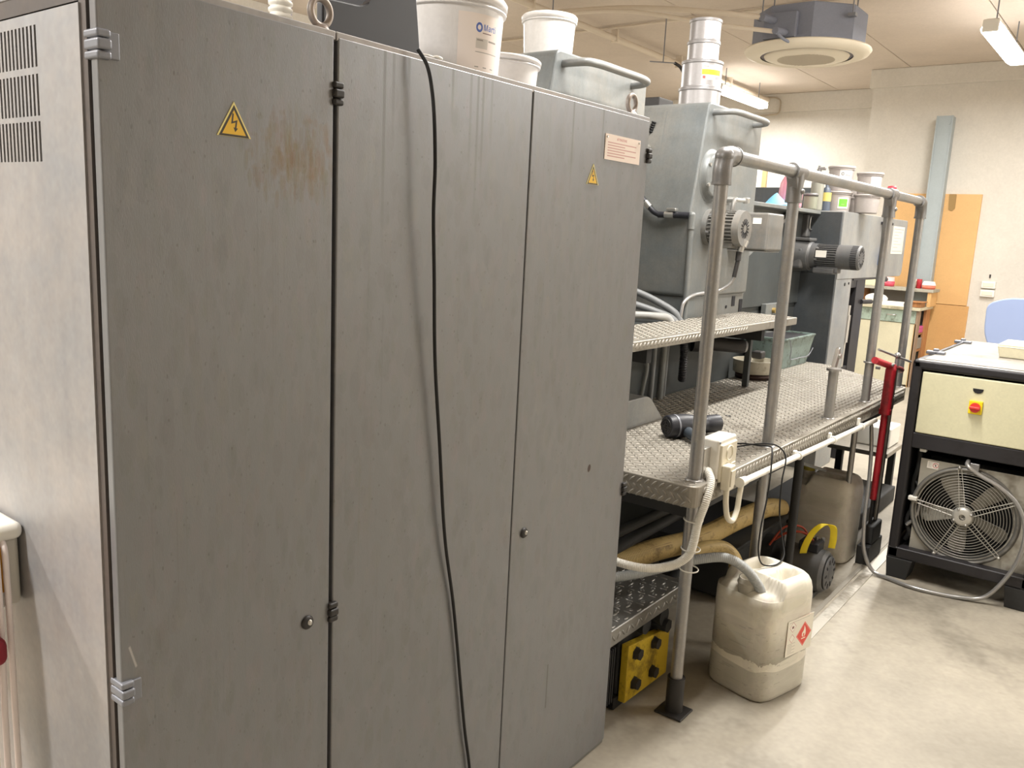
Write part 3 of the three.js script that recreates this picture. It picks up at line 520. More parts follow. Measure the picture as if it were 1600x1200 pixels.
{
  const t = thing('press_platform', 'wide tread-plate walkway platform beside the press, carrying the pipe hand rail', 'platform');
  part('deck', treadSlab(deckPts, .826, .072), mat.tread, t);
  const L = [], P = .0255; let row = 0;
  for (let x = 1.76; x < 4.93; x += P, row++) for (let z = -.53, c = 0; z < .25; z += P, c++) if (inside(x + .012, z, deckPts) && inside(x - .012, z, deckPts) && inside(x, z + .012, deckPts)) L.push([x, .826, z, ((row + c) % 2 ? 1 : -1) * PI / 4]);
  lugs(t, L, false, mat.tread, smallLug);
  const S = []; for (let z = -.02, c = 0; z < .23; z += .027, c++) for (const [k, y] of [[0, .808], [1, .784], [0, .764]]) S.push([1.738, y, z + (k ? .0135 : 0), (k ? 1 : -1) * PI / 4, [0, PI / 2]]);
  lugs(t, S.slice(0, 36), true, mat.tread);
  const F = []; for (let x = 1.8, c = 0; x < 4.4; x += .029, c++) { F.push([x, .806, .262, PI / 4, [PI / 2, 0]]); F.push([x + .0145, .778, .262, -PI / 4, [PI / 2, 0]]); }
  lugs(t, F, false, mat.tread);
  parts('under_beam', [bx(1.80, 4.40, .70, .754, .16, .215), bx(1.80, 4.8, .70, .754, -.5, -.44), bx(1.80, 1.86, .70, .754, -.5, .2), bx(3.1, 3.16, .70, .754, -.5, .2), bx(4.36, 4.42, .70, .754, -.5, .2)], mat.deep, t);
  part('screw_hole', [bolt(2.86, .8265, -.12, 'y', .014, .002)], mat.dark, t);
  for (const [x, r, m] of [[2.91, .019, mat.deep], [4.36, .019, mat.deep]]) part('support_leg', cyl(V(x, 0, .2), V(x, .754, .2), r, 16), m, t);
  const ss = thing('press_step', 'narrow upper tread-plate step running along the foot of the printing units', 'step');
  part('deck', [bx(1.95, 3.86, 1.168, 1.208, -.51, -.2, .006)], mat.tread, ss);
  const U = []; row = 0; for (let x = 1.98; x < 3.84; x += P, row++) for (let z = -.49, c = 0; z < -.21; z += P, c++) U.push([x, 1.208, z, ((row + c) % 2 ? 1 : -1) * PI / 4]);
  lugs(ss, U, false, mat.tread, smallLug);
  const UF = []; for (let x = 2.0; x < 3.84; x += .03) UF.push([x, 1.19, -.2, PI / 4, [PI / 2, 0]]);
  lugs(ss, UF.slice(0, 40), true, mat.tread);
  parts('bracket', [bx(2.3, 2.34, 1.1, 1.168, -.55, -.25), bx(3.5, 3.54, 1.1, 1.168, -.55, -.25), bx(3.70, 3.84, 1.135, 1.168, -.5, -.23)], mat.deep, ss);
}
{ // low step
  const t = thing('entry_step', 'low dark tread-plate step at the near end of the platform, beside the cabinet', 'step');
  part('deck', [bx(1.515, 2.05, .312, .372, -.30, .12, .006)], mat.treadDark, t);
  const A = [], B = []; let c = 0;
  for (let x = 1.55; x < 2.03; x += .042, c++) for (let z = -.27 + (c % 2) * .021; z < .11; z += .042) (z > -.2 && A.length < 120 ? A : B).push([x, .372, z, c % 2 ? PI / 2 : 0]);
  lugs(t, A, true, mat.treadDark); lugs(t, B, false, mat.treadDark);
  const ring = new THREE.TorusGeometry(.0065, .002, 6, 14).rotateX(PI / 2), im = new THREE.InstancedMesh(uvBox(clean(ring)), mat.treadDark, 80); let k = 0;
  for (let x = 1.571; x < 2.02 && k < 80; x += .042) for (let z = -.25 + (Math.round(x * 1000 / 42) % 2) * .02; z < .1 && k < 80; z += .048) im.setMatrixAt(k++, new THREE.Matrix4().makeTranslation(x, .3725, z));
  im.name = 'drain_holes'; im.userData.kind = 'stuff'; im.count = k; t.add(im);
  const F = []; for (let x = 1.54; x < 2.04; x += .03) F.push([x, .34, .12, (F.length % 2 ? 1 : -1) * PI / 4, [PI / 2, 0]]); lugs(t, F, true, mat.treadDark);
  part('leg', bx(1.53, 1.56, 0, .312, -.28, -.25), mat.deep, t); part('leg', bx(2.0, 2.03, 0, .312, -.28, -.25), mat.deep, t);
  const m = thing('bearing_block', 'dark oily bearing block with a bolted yellow plate under the low step', 'bearing block');
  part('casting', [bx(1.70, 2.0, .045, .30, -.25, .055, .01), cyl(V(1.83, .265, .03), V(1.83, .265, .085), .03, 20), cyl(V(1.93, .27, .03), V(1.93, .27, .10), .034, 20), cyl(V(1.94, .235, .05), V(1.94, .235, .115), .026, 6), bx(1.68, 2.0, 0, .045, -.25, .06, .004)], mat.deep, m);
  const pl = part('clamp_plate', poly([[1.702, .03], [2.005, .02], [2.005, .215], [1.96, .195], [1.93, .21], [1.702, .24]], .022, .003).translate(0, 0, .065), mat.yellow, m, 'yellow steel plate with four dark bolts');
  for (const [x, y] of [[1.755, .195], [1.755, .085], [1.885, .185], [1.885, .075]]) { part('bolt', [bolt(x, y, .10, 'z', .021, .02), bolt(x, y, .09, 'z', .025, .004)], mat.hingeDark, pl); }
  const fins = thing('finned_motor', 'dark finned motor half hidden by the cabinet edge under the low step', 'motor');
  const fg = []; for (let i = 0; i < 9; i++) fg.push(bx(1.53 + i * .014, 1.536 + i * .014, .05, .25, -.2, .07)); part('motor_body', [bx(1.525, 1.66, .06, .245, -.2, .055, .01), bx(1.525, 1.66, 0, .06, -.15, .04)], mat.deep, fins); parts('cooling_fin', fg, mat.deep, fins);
}
{ // hand rail
  const t = thing('hand_rail', 'grey pipe hand rail with clamp fittings along the outer edge of the platform', 'railing'), z = .217, yr = 1.853;
  const xs = [1.818, 2.452, 3.775, 4.425];
  xs.forEach((x, i) => part('post', [cyl(V(x, i < 2 || i === 2 ? .826 : .826, z), V(x, yr, z), .0213, 24), lat([[.03, .0], [.03, .004], [.0222, .006]], 20).translate(x, .826, z)], mat.tube, t));
  part('lower_post', [cyl(V(1.818, 0, z), V(1.818, .76, z), .0205, 20)], mat.tube, t); part('floor_socket', [cyl(V(1.818, .0, z), V(1.818, .13, z), .03, 20), bx(1.77, 1.866, 0, .008, z - .05, z + .05, .003)], mat.hingeDark, t);
  part('lower_post', [cyl(V(2.44, 0, z), V(2.44, .76, z), .0205, 20)], mat.tube, t); part('lower_post', [cyl(V(3.66, 0, z), V(3.66, .76, z), .014, 16)], mat.tube, t);
  part('top_rail', [cyl(V(xs[0], yr, z), V(xs[3], yr, z), .0213, 24)], mat.tube, t);
  for (const [i, s] of [[0, 1], [3, -1]]) { const x = xs[i]; part('elbow', [tube([[x, yr - .085, z], [x, yr - .04, z], [x + s * .012, yr - .012, z], [x + s * .04, yr, z], [x + s * .075, yr, z]], .029, 40, 18), cyl(V(x, yr - .09, z), V(x, yr - .082, z), .031, 20), cyl(V(x + s * .07, yr, z), V(x + s * .078, yr, z), .031, 20), new THREE.SphereGeometry(.0295, 18, 14).translate(x + s * .006, yr - .006, z)], mat.fitting, t); }
  for (const i of [1, 2]) { const x = xs[i]; part('tee', [cyl(V(x, yr - .105, z), V(x, yr, z), .029, 20), cyl(V(x - .05, yr, z), V(x + .05, yr, z), .029, 20), cyl(V(x, yr - .11, z), V(x, yr - .1, z), .031, 20), poly([[x - .05, yr - .02], [x, yr - .10], [x + .05, yr - .02]], .03, .004).translate(0, 0, z - .015), new THREE.SphereGeometry(.01, 10, 8).translate(x, yr - .07, z + .028)], mat.fitting, t); }
  part('stub_post', [cyl(V(3.19, .826, z), V(3.19, 1.045, z), .0213, 20), cyl(V(3.19, 1.045, z), V(3.19, 1.056, z), .0325, 20), lat([[.03, 0], [.03, .004], [.022, .006]], 20).translate(3.19, .826, z)], mat.tube, t);
  part('lever', [poly(roundPts([[3.225, 1.03], [3.26, 1.02], [3.31, 1.105], [3.30, 1.14], [3.275, 1.135]], .008), .012, .002).translate(0, 0, .19), bolt(3.295, 1.10, .207, 'z', .012, .008)], mat.steel, t);
}
{ // white socket box, conduits, plug
  const t = thing('socket_box', 'white double socket box fixed to the foot of the first rail post', 'socket box');
  part('enclosure', bx(1.885, 2.028, .79, .955, .195, .262, .008), mat.whitePlastic, t);
  part('front_plate', bx(1.897, 2.02, .81, .938, .258, .27, .005), mat.creamPlastic, t);
  const so = part('socket', lat([[.0265, 0], [.0265, .004], [.022, .004], [.02, -.006], [0, -.006]], 28).rotateX(PI / 2).translate(1.957, .903, .27), mat.creamPlastic, t);
  part('socket', bx(1.975, 2.012, .815, .865, .268, .273, .003), mat.creamPlastic, t);
  part('plug', [bx(1.905, 1.952, .785, .87, .268, .30, .006), bx(1.912, 1.945, .80, .855, .30, .304, .003)], mat.creamPlastic, t);
  parts('screw', [bolt(1.892, .80, .263, 'z', .004, .002), bolt(1.892, .945, .263, 'z', .004, .002), bolt(2.022, .80, .263, 'z', .004, .002)], mat.hinge, t);
  part('bracket', bx(1.84, 1.887, .80, .93, .20, .235, .003), mat.steel, t);
  solo('flexible_conduit', [hose([[1.885, .845, .235], [1.865, .85, .24], [1.84, .83, .264], [1.80, .775, .272], [1.785, .70, .258], [1.782, .63, .25], [1.782, .585, .238], [1.77, .545, .20], [1.735, .535, .17], [1.69, .535, .13], [1.66, .54, .06], [1.65, .55, -.02], [1.64, .56, -.15]], .0128, .0062, .0014)], mat.whitePlastic, 'white corrugated conduit curving down from the socket box to the low step', 'conduit');
  const ties = []; for (const y of [.70, .60, .53]) ties.push(new THREE.TorusGeometry(.0305, .0018, 6, 28).rotateX(PI / 2).scale(1.12, 1.4, 1).rotateY(.75).translate(1.801, y, .2335));
  ties.forEach((g, i) => solo('cable_tie', g, mat.whitePlastic, ['white cable tie holding the corrugated conduit to the rail leg just below the platform', 'white cable tie halfway down the rail leg around the corrugated conduit', 'white cable tie at the lowest bend of the corrugated conduit on the rail leg'][i], 'cable tie'));
  solo('plug_lead', tube([[1.928, .79, .284], [1.928, .74, .286], [1.945, .685, .29], [1.985, .665, .292], [2.02, .69, .29], [2.035, .74, .288], [2.055, .79, .285]], .0095, 70, 12), mat.creamPlastic, 'short white lead hanging in a loop from the plug to the straight conduit', 'cable');
  const c = thing('rigid_conduit', 'straight white conduit clipped below the front edge of the platform', 'conduit');
  part('pipe', [cyl(V(2.05, .785, .286), V(3.745, .745, .286), .0115, 18), cyl(V(2.03, .787, .286), V(2.085, .785, .286), .018, 18, .014)], mat.whitePlastic, c);
  for (const x of [2.62, 3.06, 3.50]) part('pipe_clip', [bx(x - .012, x + .012, .755, .79, .262, .276, .003), new THREE.TorusGeometry(.0135, .004, 8, 20).rotateY(PI / 2).scale(2.2, 1, 1).translate(x, .7855 - (x - 2.05) * .0236, .286)], mat.whitePlastic, c);
}
{ // hair dryer with its lead
  const t = thing('hair_dryer', 'black hair dryer lying on the tread plate behind the first rail post', 'hair dryer', [2.35, .873, -.073]);
  const b = lat([[0, -.085], [.032, -.085], [.037, -.08], [.039, -.05], [.0385, -.01], [.033, .03], [.027, .06], [.026, .075], [.03, .08], [.0305, .125], [.025, .125], [.022, .09], [0, .09]], 36).rotateZ(-PI / 2); b.scale(1, 1, 1);
  part('barrel', b, mat.blackPlastic, t);
  parts('intake_grille', [...[.01, .018, .026].map(r => new THREE.TorusGeometry(r, .002, 6, 26).rotateY(PI / 2).translate(-.086, 0, 0)), bx(-.088, -.084, -.03, .03, -.0015, .0015), bx(-.088, -.084, -.0015, .0015, -.03, .03)], mat.hingeDark, t);
  part('accent_ring', cyl(V(-.058, 0, 0), V(-.052, 0, 0), .0398, 32), mat.hinge, t);
  part('grip', [tube([[-.02, -.012, .02], [-.03, -.016, .07], [-.03, -.02, .12], [-.02, -.02, .15]], .018, 30, 14), new THREE.SphereGeometry(.018, 14, 10).translate(-.018, -.02, .152)], M(0x3b4249, { rough: .4 }), t, 'grey-blue grip');
  part('switch', bx(-.04, -.02, -.004, .004, .075, .105, .003), mat.hinge, t);
  t.rotation.y = -.48; t.scale.setScalar(1.18);
  solo('appliance_lead', tube([[2.26, .843, .075], [2.32, .834, .10], [2.40, .832, .14], [2.40, .836, .2], [2.36, .85, .262], [2.30, .845, .292], [2.27, .79, .305], [2.25, .70, .31], [2.20, .58, .315], [2.19, .50, .32], [2.215, .45, .33], [2.28, .438, .36], [2.35, .455, .36], [2.375, .50, .34], [2.37, .60, .32], [2.385, .72, .31], [2.42, .815, .30], [2.41, .848, .262], [2.3, .836, .15], [2.16, .834, .21]], .0029, 320, 8), mat.rubber, 'thin black lead of the hair dryer hanging in a loop over the platform edge', 'cable');
}
{ // bin and basin on the platform
  const t = thing('metal_bin', 'worn green metal bin standing on the far end of the platform', 'bin');
  const g = new THREE.BoxGeometry(.56, .185, .26, 1, 1, 1), p = g.attributes.position; for (let i = 0; i < p.count; i++) if (p.getY(i) < 0) { p.setX(i, p.getX(i) * .84); p.setZ(i, p.getZ(i) * .8); }
  g.computeVertexNormals(); g.translate(4.66, .92, -.57); part('bin_wall', g, mat.teal, t);
  part('inside', bx(4.43, 4.89, 1.013, 1.0145, -.675, -.465), mat.dark, t);
  parts('rim', [bx(4.39, 4.93, 1.01, 1.022, -.445, -.43, .003), bx(4.39, 4.93, 1.01, 1.022, -.71, -.695, .003), bx(4.39, 4.405, 1.01, 1.022, -.7, -.44, .003), bx(4.915, 4.93, 1.01, 1.022, -.7, -.44, .003)], mat.teal, t);
  part('wire_handle', tube([[4.44, 1.01, -.425], [4.475, .95, -.425], [4.50, .90, -.435], [4.53, .885, -.44], [4.7, .88, -.445], [4.86, .885, -.44], [4.9, .93, -.43]], .0032, 60, 8), mat.hinge, t);
  part('side_grip', [bx(4.91, 4.95, .86, 1.0, -.56, -.46, .01)], mat.blackPlastic, t);
  const b = thing('round_basin', 'pale round basin on a dark foot between the platform leg and the green bin', 'basin', [3.98, .828, -.46]);
  part('basin_wall', lat([[0, .03], [.105, .03], [.115, .036], [.118, .10], [.122, .106], [.112, .106], [.108, .045], [0, .045]], 40), M(0xc9c2ae, { rough: .5, tex: texGrime, size: .4 }), b);
  part('foot', lat([[0, 0], [.1, 0], [.1, .03], [0, .03]], 32), M(0x4a3630, { rough: .7 }), b);
  part('drain_cock', [bx(.02, .09, .106, .15, -.03, .03, .01)], mat.hingeDark, b);
}
{ // hoses on the upper step
  const n = ['topmost grey hose running from the cabinets down through the upper step', 'middle grey hose of the three beside the printing unit', 'lowest grey hose lying flat on the upper step'];
  solo('machine_hose', tube([[2.7, 1.42, -.95], [2.95, 1.335, -.70], [3.0, 1.285, -.58], [3.03, 1.235, -.50], [3.04, 1.19, -.475]], .0165, 60, 14), mat.hoseGrey, n[0], 'hose');
  solo('machine_hose', tube([[2.6, 1.37, -.92], [2.88, 1.285, -.70], [2.96, 1.245, -.58], [2.99, 1.215, -.50], [3.0, 1.18, -.47]], .0175, 60, 14), mat.hoseGrey, n[1], 'hose');
  solo('machine_hose', tube([[2.5, 1.245, -.86], [2.75, 1.235, -.64], [2.87, 1.232, -.53], [2.93, 1.222, -.49], [2.95, 1.18, -.468]], .0175, 60, 14), M(0xa1a09c, { rough: .5 }), n[2], 'hose');
}
// ---------------------------------------------------------------- jerrycans
function jerryBody(w, d, h) {                       // rounded canister with a moulded top; local x = w, z = d
  const N = 96, pos = [], idx = [], uv = [];
  const ring = [[.0, .90, 0], [.0, .955, 0], [.012, .985, 0], [.04, 1, 0], [.3, 1, 0], [.33, .988, 0], [.36, 1, 0], [.66, 1, 0], [.80, 1, 0], [.87, .985, 0], [.925, .95, 0], [.965, .89, 0], [.99, .81, 0], [1, .72, 1], [1, .62, 1], [1, .54, 1], [1, .46, 1], [1, .38, 1], [1, .30, 1], [1, .22, 1], [1, .14, 1], [1, .06, 1], [1, .0, 1]];
  const sx = (a, e) => Math.sign(Math.cos(a)) * Math.abs(Math.cos(a)) ** e, sz = (a, e) => Math.sign(Math.sin(a)) * Math.abs(Math.sin(a)) ** e;
  const sm = (a, b, x) => { const t = Math.max(0, Math.min(1, (x - a) / (b - a))); return t * t * (3 - 2 * t); };
  ring.forEach(([y, s, top]) => {
    for (let j = 0; j <= N; j++) {
      const a = j / N * 2 * PI, x = w / 2 * s * sx(a, .44), z = d / 2 * s * sz(a, .44); let yy = y * h;
      const u = x / (w / 2), v = z / (d / 2);
      if (y > .9) yy -= h * .10 * sm(.38, .5, -u) * sm(-.2, -.05, y - 1);                // lower shelf for the neck
      if (top) { const pit = sm(.18, .3, Math.abs(v)) * (1 - sm(.5, .66, Math.abs(v))) * sm(-.30, -.15, u) * (1 - sm(.45, .6, u)); yy -= h * .12 * pit; }
      pos.push(x, yy, z); uv.push(j / N, y);
    }
  });
  for (let i = 0; i < ring.length - 1; i++) for (let j = 0; j < N; j++) { const a = i * (N + 1) + j, b = a + 1, c = a + N + 1, e = c + 1; idx.push(a, c, b, b, c, e); }
  const g = new THREE.BufferGeometry(); g.setAttribute('position', new THREE.Float32BufferAttribute(pos, 3)); g.setAttribute('uv', new THREE.Float32BufferAttribute(uv, 2)); g.setIndex(idx); g.computeVertexNormals(); g.userData.keepUV = true; return g;
}
const jerryMat = (tone, wear) => new THREE.MeshPhysicalMaterial({ roughness: .45, clearcoat: .15, clearcoatRoughness: .5, map: canvasTex(1024, 512, (g, W, Hh) => {
  g.fillStyle = tone; g.fillRect(0, 0, W, Hh);
  for (let i = 0; i < 700; i++) { g.fillStyle = `rgba(120,112,98,${rnd() * .05})`; g.beginPath(); g.ellipse(rnd() * W, rnd() * Hh, 10 + rnd() * 60, 10 + rnd() * 50, 0, 0, 7); g.fill(); }
  if (wear) {   // grimy band with a ragged lower edge and the liquid showing through below it
    const q = g.createLinearGradient(0, Hh * .38, 0, Hh * .68); q.addColorStop(0, 'rgba(96,90,78,0)'); q.addColorStop(1, 'rgba(92,86,74,.45)'); g.fillStyle = q; g.beginPath(); g.moveTo(0, Hh * .38); for (let x = 0; x <= W; x += 8) g.lineTo(x, Hh * (.66 + .012 * Math.sin(x * .05) + .02 * rnd())); g.lineTo(W, Hh * .38); g.fill();
    g.fillStyle = 'rgba(128,126,116,.36)'; g.beginPath(); g.moveTo(0, Hh); for (let x = 0; x <= W; x += 12) g.lineTo(x, Hh * (.735 + .012 * Math.sin(x * .03))); g.lineTo(W, Hh); g.fill();
    for (let i = 0; i < 260; i++) { g.fillStyle = `rgba(60,54,46,${.05 + rnd() * .12})`; g.fillRect(rnd() * W, Hh * (.35 + rnd() * .6), 2 + rnd() * 26, 1 + rnd() * 5); }
  }
}) });
function jerrycan(label, pos, turn, m, w, d, h) {
  const t = thing('jerrycan', label, 'canister', pos); t.rotation.y = turn;
  part('canister_wall', jerryBody(w, d, h), m, t);
  part('neck', lat([[.034, h * .86], [.034, h * .93], [.037, h * .935], [.037, h * .95], [.033, h * .955], [.033, h * .985], [.028, h * .985], [.028, h * .9]], 32).translate(-w * .35, 0, 0), m, t);
  return t;
}
{
  const j = jerrycan('cream jerrycan with a red flame label standing on the open floor before the platform', [2.225, 0.001, .345], -.247, jerryMat('#e6e0d0', true), .305, .262, .432);
  part('warning_label', sheet(.158, .135).translate(.042, .222, .1335), printed(.158, .135, 384, (g, w, h) => {
    g.fillStyle = '#e9e3d4'; g.fillRect(0, 0, w, h); g.strokeStyle = '#a8a196'; g.lineWidth = 3;
    const dia = (cx, cy, r, f, s) => { g.beginPath(); g.moveTo(cx, cy - r); g.lineTo(cx + r, cy); g.lineTo(cx, cy + r); g.lineTo(cx - r, cy); g.closePath(); if (f) { g.fillStyle = f; g.fill(); } if (s) { g.strokeStyle = s; g.stroke(); } };
    dia(w * .2, h * .2, w * .12, '#f1ece0', '#b66'); dia(w * .2, h * .52, w * .1, '#f1ece0', '#b66'); g.fillStyle = '#8d6a64'; g.fillRect(w * .16, h * .17, w * .08, h * .07); lines(g, w * .05, h * .66, w * .32, 7, h * .045, 4, '#b1aa9e'); lines(g, w * .05, h * .05, w * .85, 1, 8, 4, '#b1aa9e');
    dia(w * .66, h * .52, w * .3, '#dc4a3c', null); g.lineWidth = 3; dia(w * .66, h * .52, w * .275, null, '#f0b9ae');
    g.fillStyle = '#f3e9d6'; g.beginPath(); g.moveTo(w * .66, h * .28); g.quadraticCurveTo(w * .77, h * .45, w * .72, h * .58); g.quadraticCurveTo(w * .66, h * .63, w * .6, h * .58); g.quadraticCurveTo(w * .57, h * .48, w * .63, h * .45); g.quadraticCurveTo(w * .67, h * .4, w * .66, h * .28); g.fill(); g.fillRect(w * .58, h * .63, w * .16, h * .03);
    g.fillStyle = '#dc4a3c'; g.beginPath(); g.ellipse(w * .66, h * .55, w * .025, h * .05, 0, 0, 7); g.fill();
  }), j, 'white label with a red flame diamond');
  const j2 = jerrycan('dusty white jerrycan standing under the platform behind the yellow-handled pump', [3.74, 0.001, .10], -PI / 2, jerryMat('#dcd6ca', false), .315, .27, .432);
  part('cap', cyl(V(-.31 * .35, .432 * .93, 0), V(-.31 * .35, .432 * 1.03, 0), .03, 20), M(0xc5b64a, { rough: .5 }), j2, 'yellow cap');
}
// ---------------------------------------------------------------- under the platform
{
  solo('suction_hose', hose([[1.70, .42, -.33], [1.95, .36, -.22], [2.30, .355, -.13], [2.60, .33, -.09], [2.95, .335, -.06], [3.25, .325, -.035], [3.42, .285, -.03]], .043, .0085, .0022, 20), mat.hoseYellow, 'thick yellow corrugated hose running under the platform', 'hose');
  solo('drain_hose', tube([[2.38, .335, -.04], [2.46, .35, .0], [2.54, .34, .05], [2.57, .29, .09], [2.57, .2, .1]], .03, 50, 14), mat.hoseYellow, 'short bent yellow hose behind the cream jerrycan', 'hose');
  solo('hose_clamp', [new THREE.TorusGeometry(.031, .004, 8, 28).rotateY(PI / 2 - .7).translate(2.40, .34, -.03), bx(2.40, 2.42, .37, .385, -.04, -.02)], mat.steel, 'steel hose clamp around the end of the short bent yellow hose', 'hose clamp');
  solo('filling_hose', hose([[1.62, .46, -.06], [1.75, .455, .02], [1.88, .475, .11], [1.97, .505, .2], [2.03, .51, .27], [2.075, .47, .325], [2.115, .40, .365], [2.125, .36, .375]], .0165, .007, .0009, 14), mat.hoseClear, 'grey translucent hose leading into the neck of the cream jerrycan', 'hose');
  const r = thing('support_tubes', 'pair of dark parallel tubes sloping through the shade under the platform', 'pipe');
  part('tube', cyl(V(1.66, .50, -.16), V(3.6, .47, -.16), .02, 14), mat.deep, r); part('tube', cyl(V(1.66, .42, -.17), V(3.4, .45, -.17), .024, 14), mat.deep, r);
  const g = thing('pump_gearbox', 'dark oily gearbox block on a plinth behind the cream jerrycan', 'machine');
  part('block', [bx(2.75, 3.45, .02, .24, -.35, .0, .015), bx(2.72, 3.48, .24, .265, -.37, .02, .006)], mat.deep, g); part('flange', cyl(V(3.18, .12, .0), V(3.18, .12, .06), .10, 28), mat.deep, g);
  part('pipe', tube([[2.75, .25, -.2], [2.6, .22, -.15], [2.45, .16, -.14], [2.3, .14, -.2], [2.1, .12, -.3]], .028, 40, 12), mat.deep, g);
  const p = thing('pump_motor', 'small grey electric motor lying on the floor with a yellow strap handle', 'motor', [3.17, .115, .2]);
  part('housing', [cyl(V(0, 0, -.09), V(0, 0, .085), .098, 40), cyl(V(0, 0, .085), V(0, 0, .10), .098, 40, .086), bx(-.09, .09, -.115, -.09, -.07, .07, .004)], mat.motor, p);
  part('end_cap', lat([[0, .018], [.03, .018], [.034, .012], [.075, .012], [.08, 0], [0, 0]], 36).rotateX(PI / 2).translate(0, 0, .10), mat.motor, p);
  const sl = []; for (let k = 0; k < 10; k++) { const a = k / 10 * 2 * PI; sl.push(new THREE.BoxGeometry(.022, .01, .003).translate(.06, 0, .1125).rotateZ(a)); } parts('vent_slot', sl, mat.dark, p);
  part('terminal_box', [bx(-.045, .045, .09, .135, -.03, .06, .006)], mat.blackPlastic, p); part('bolt', [bolt(.05, .13, .05, 'y', .01, .02), bolt(.02, .14, .03, 'y', .008, .02)], mat.fitting, p);
  const st = new THREE.CatmullRomCurve3([V(-.05, .02, .0), V(-.055, .1, .0), V(-.04, .19, .03), V(-.01, .222, .06), V(.03, .21, .09), V(.05, .15, .095), V(.055, .10, .09)]), pts = st.getPoints(40), pos = [], ix = [];
  pts.forEach((q, i) => { for (const [a, b] of [[-.014, 0], [.014, 0], [.014, .003], [-.014, .003]]) pos.push(q.x + a * .35 + b, q.y + b, q.z + a); if (i) for (let k = 0; k < 4; k++) { const A = (i - 1) * 4 + k, B = (i - 1) * 4 + (k + 1) % 4; ix.push(A, B, A + 4, B, B + 4, A + 4); } });
  const sg = new THREE.BufferGeometry(); sg.setAttribute('position', new THREE.Float32BufferAttribute(pos, 3)); sg.setIndex(ix); sg.computeVertexNormals(); sg.setAttribute('uv', new THREE.Float32BufferAttribute(new Float32Array(pos.length / 3 * 2), 2));
  part('strap_handle', sg, mat.yellowBright, p, 'bright yellow strap handle');
  parts('wire', [tube([[.0, .135, .02], [-.03, .17, -.02], [-.05, .16, -.08], [-.03, .1, -.15]], .006, 30, 8), tube([[.02, .135, .0], [.01, .18, -.04], [-.04, .18, -.1], [-.06, .08, -.16]], .005, 30, 8)], M(0xa8442c, { rough: .5 }), p, 'orange-red wires');
  solo('clear_tube', tube([[3.3, .62, -.05], [3.42, .56, .0], [3.55, .5, .02], [3.68, .455, .09]], .008, 30, 10), mat.hoseClear, 'thin clear tube dropping to the yellow cap of the dusty jerrycan', 'tube');
  const ls = thing('far_step', 'small tread-plate step in the shade beyond the far end of the platform', 'step');
  part('deck', bx(4.85, 5.25, .30, .33, -.25, .12, .004), mat.tread, ls); part('leg', bx(4.88, 4.92, 0, .3, -.2, -.16), mat.deep, ls); part('leg', bx(5.18, 5.22, 0, .3, .05, .09), mat.deep, ls);
  solo('white_block', [bx(5.0, 5.25, .331, .46, -.12, .09, .01)], mat.whitePlastic, 'white block standing on the small far step behind the red jack', 'block');
  solo('floor_box', [bx(4.05, 5.0, 0, .10, -.4, .16, .008)], mat.deep, 'low dark metal box on the floor under the far end of the platform', 'machine part');
}
{ // red jack leaning at the third post
  const t = thing('lifting_jack', 'red lifting jack with a T handle standing at the far end of the platform front', 'jack');
  const a = V(3.80, 1.03, .315), b = V(3.78, .33, .315);
  part('tube', [cyl(b, V(3.79, .78, .315), .0165, 18), cyl(V(3.79, .78, .315), V(3.80, 1.0, .315), .026, 20), cyl(V(3.80, 1.0, .315), a, .026, 20, .016), cyl(V(3.789, .775, .315), V(3.79, .80, .315), .029, 20)], mat.red, t);
  part('t_handle', cyl(V(3.53, 1.072, .30), V(4.01, .978, .315), .0165, 18), mat.red, t); part('handle_bore', cyl(V(4.009, .9783, .315), V(4.012, .9777, .315), .011, 14), mat.dark, t);
  part('screw_rod', [cyl(V(3.885, 1.05, .318), V(3.87, .10, .318), .010, 12), cyl(V(3.876, .80, .318), V(3.874, .85, .318), .014, 12), cyl(V(3.70, 1.105, .27), V(4.06, 1.02, .345), .0065, 10), new THREE.SphereGeometry(.016, 12, 10).translate(3.885, 1.065, .318)], mat.tube, t);
  part('foot', [cyl(V(3.78, .2, .315), b, .009, 12), bx(3.74, 3.91, .10, .2, .29, .345, .01), bx(3.70, 3.95, 0, .1, .285, .346, .006)], mat.deep, t);
  part('hose_clip', [bx(3.765, 3.81, 1.022, 1.034, .215, .33, .003), new THREE.TorusGeometry(.026, .005, 8, 24).rotateX(PI / 2).translate(3.775, 1.028, .217), bolt(3.81, 1.0, .25, 'z', .008, .02)], mat.tube, t);
  solo('grey_cable', tube([[3.70, .73, .28], [3.70, .6, .295], [3.67, .45, .31], [3.62, .25, .325], [3.60, .1, .35], [3.60, .02, .40], [3.58, .012, .48], [3.55, .011, .6], [3.58, .011, .78], [3.61, .03, .88], [3.618, .14, .955], [3.615, .28, 1.0], [3.612, .4, 1.0], [3.612, .5, .955], [3.612, .56, .88], [3.612, .60, .79], [3.615, .63, .74], [3.68, .64, .73]], .0095, 220, 12), mat.tube, 'long cream-grey cable looping over the floor and up around the fan', 'cable');
}
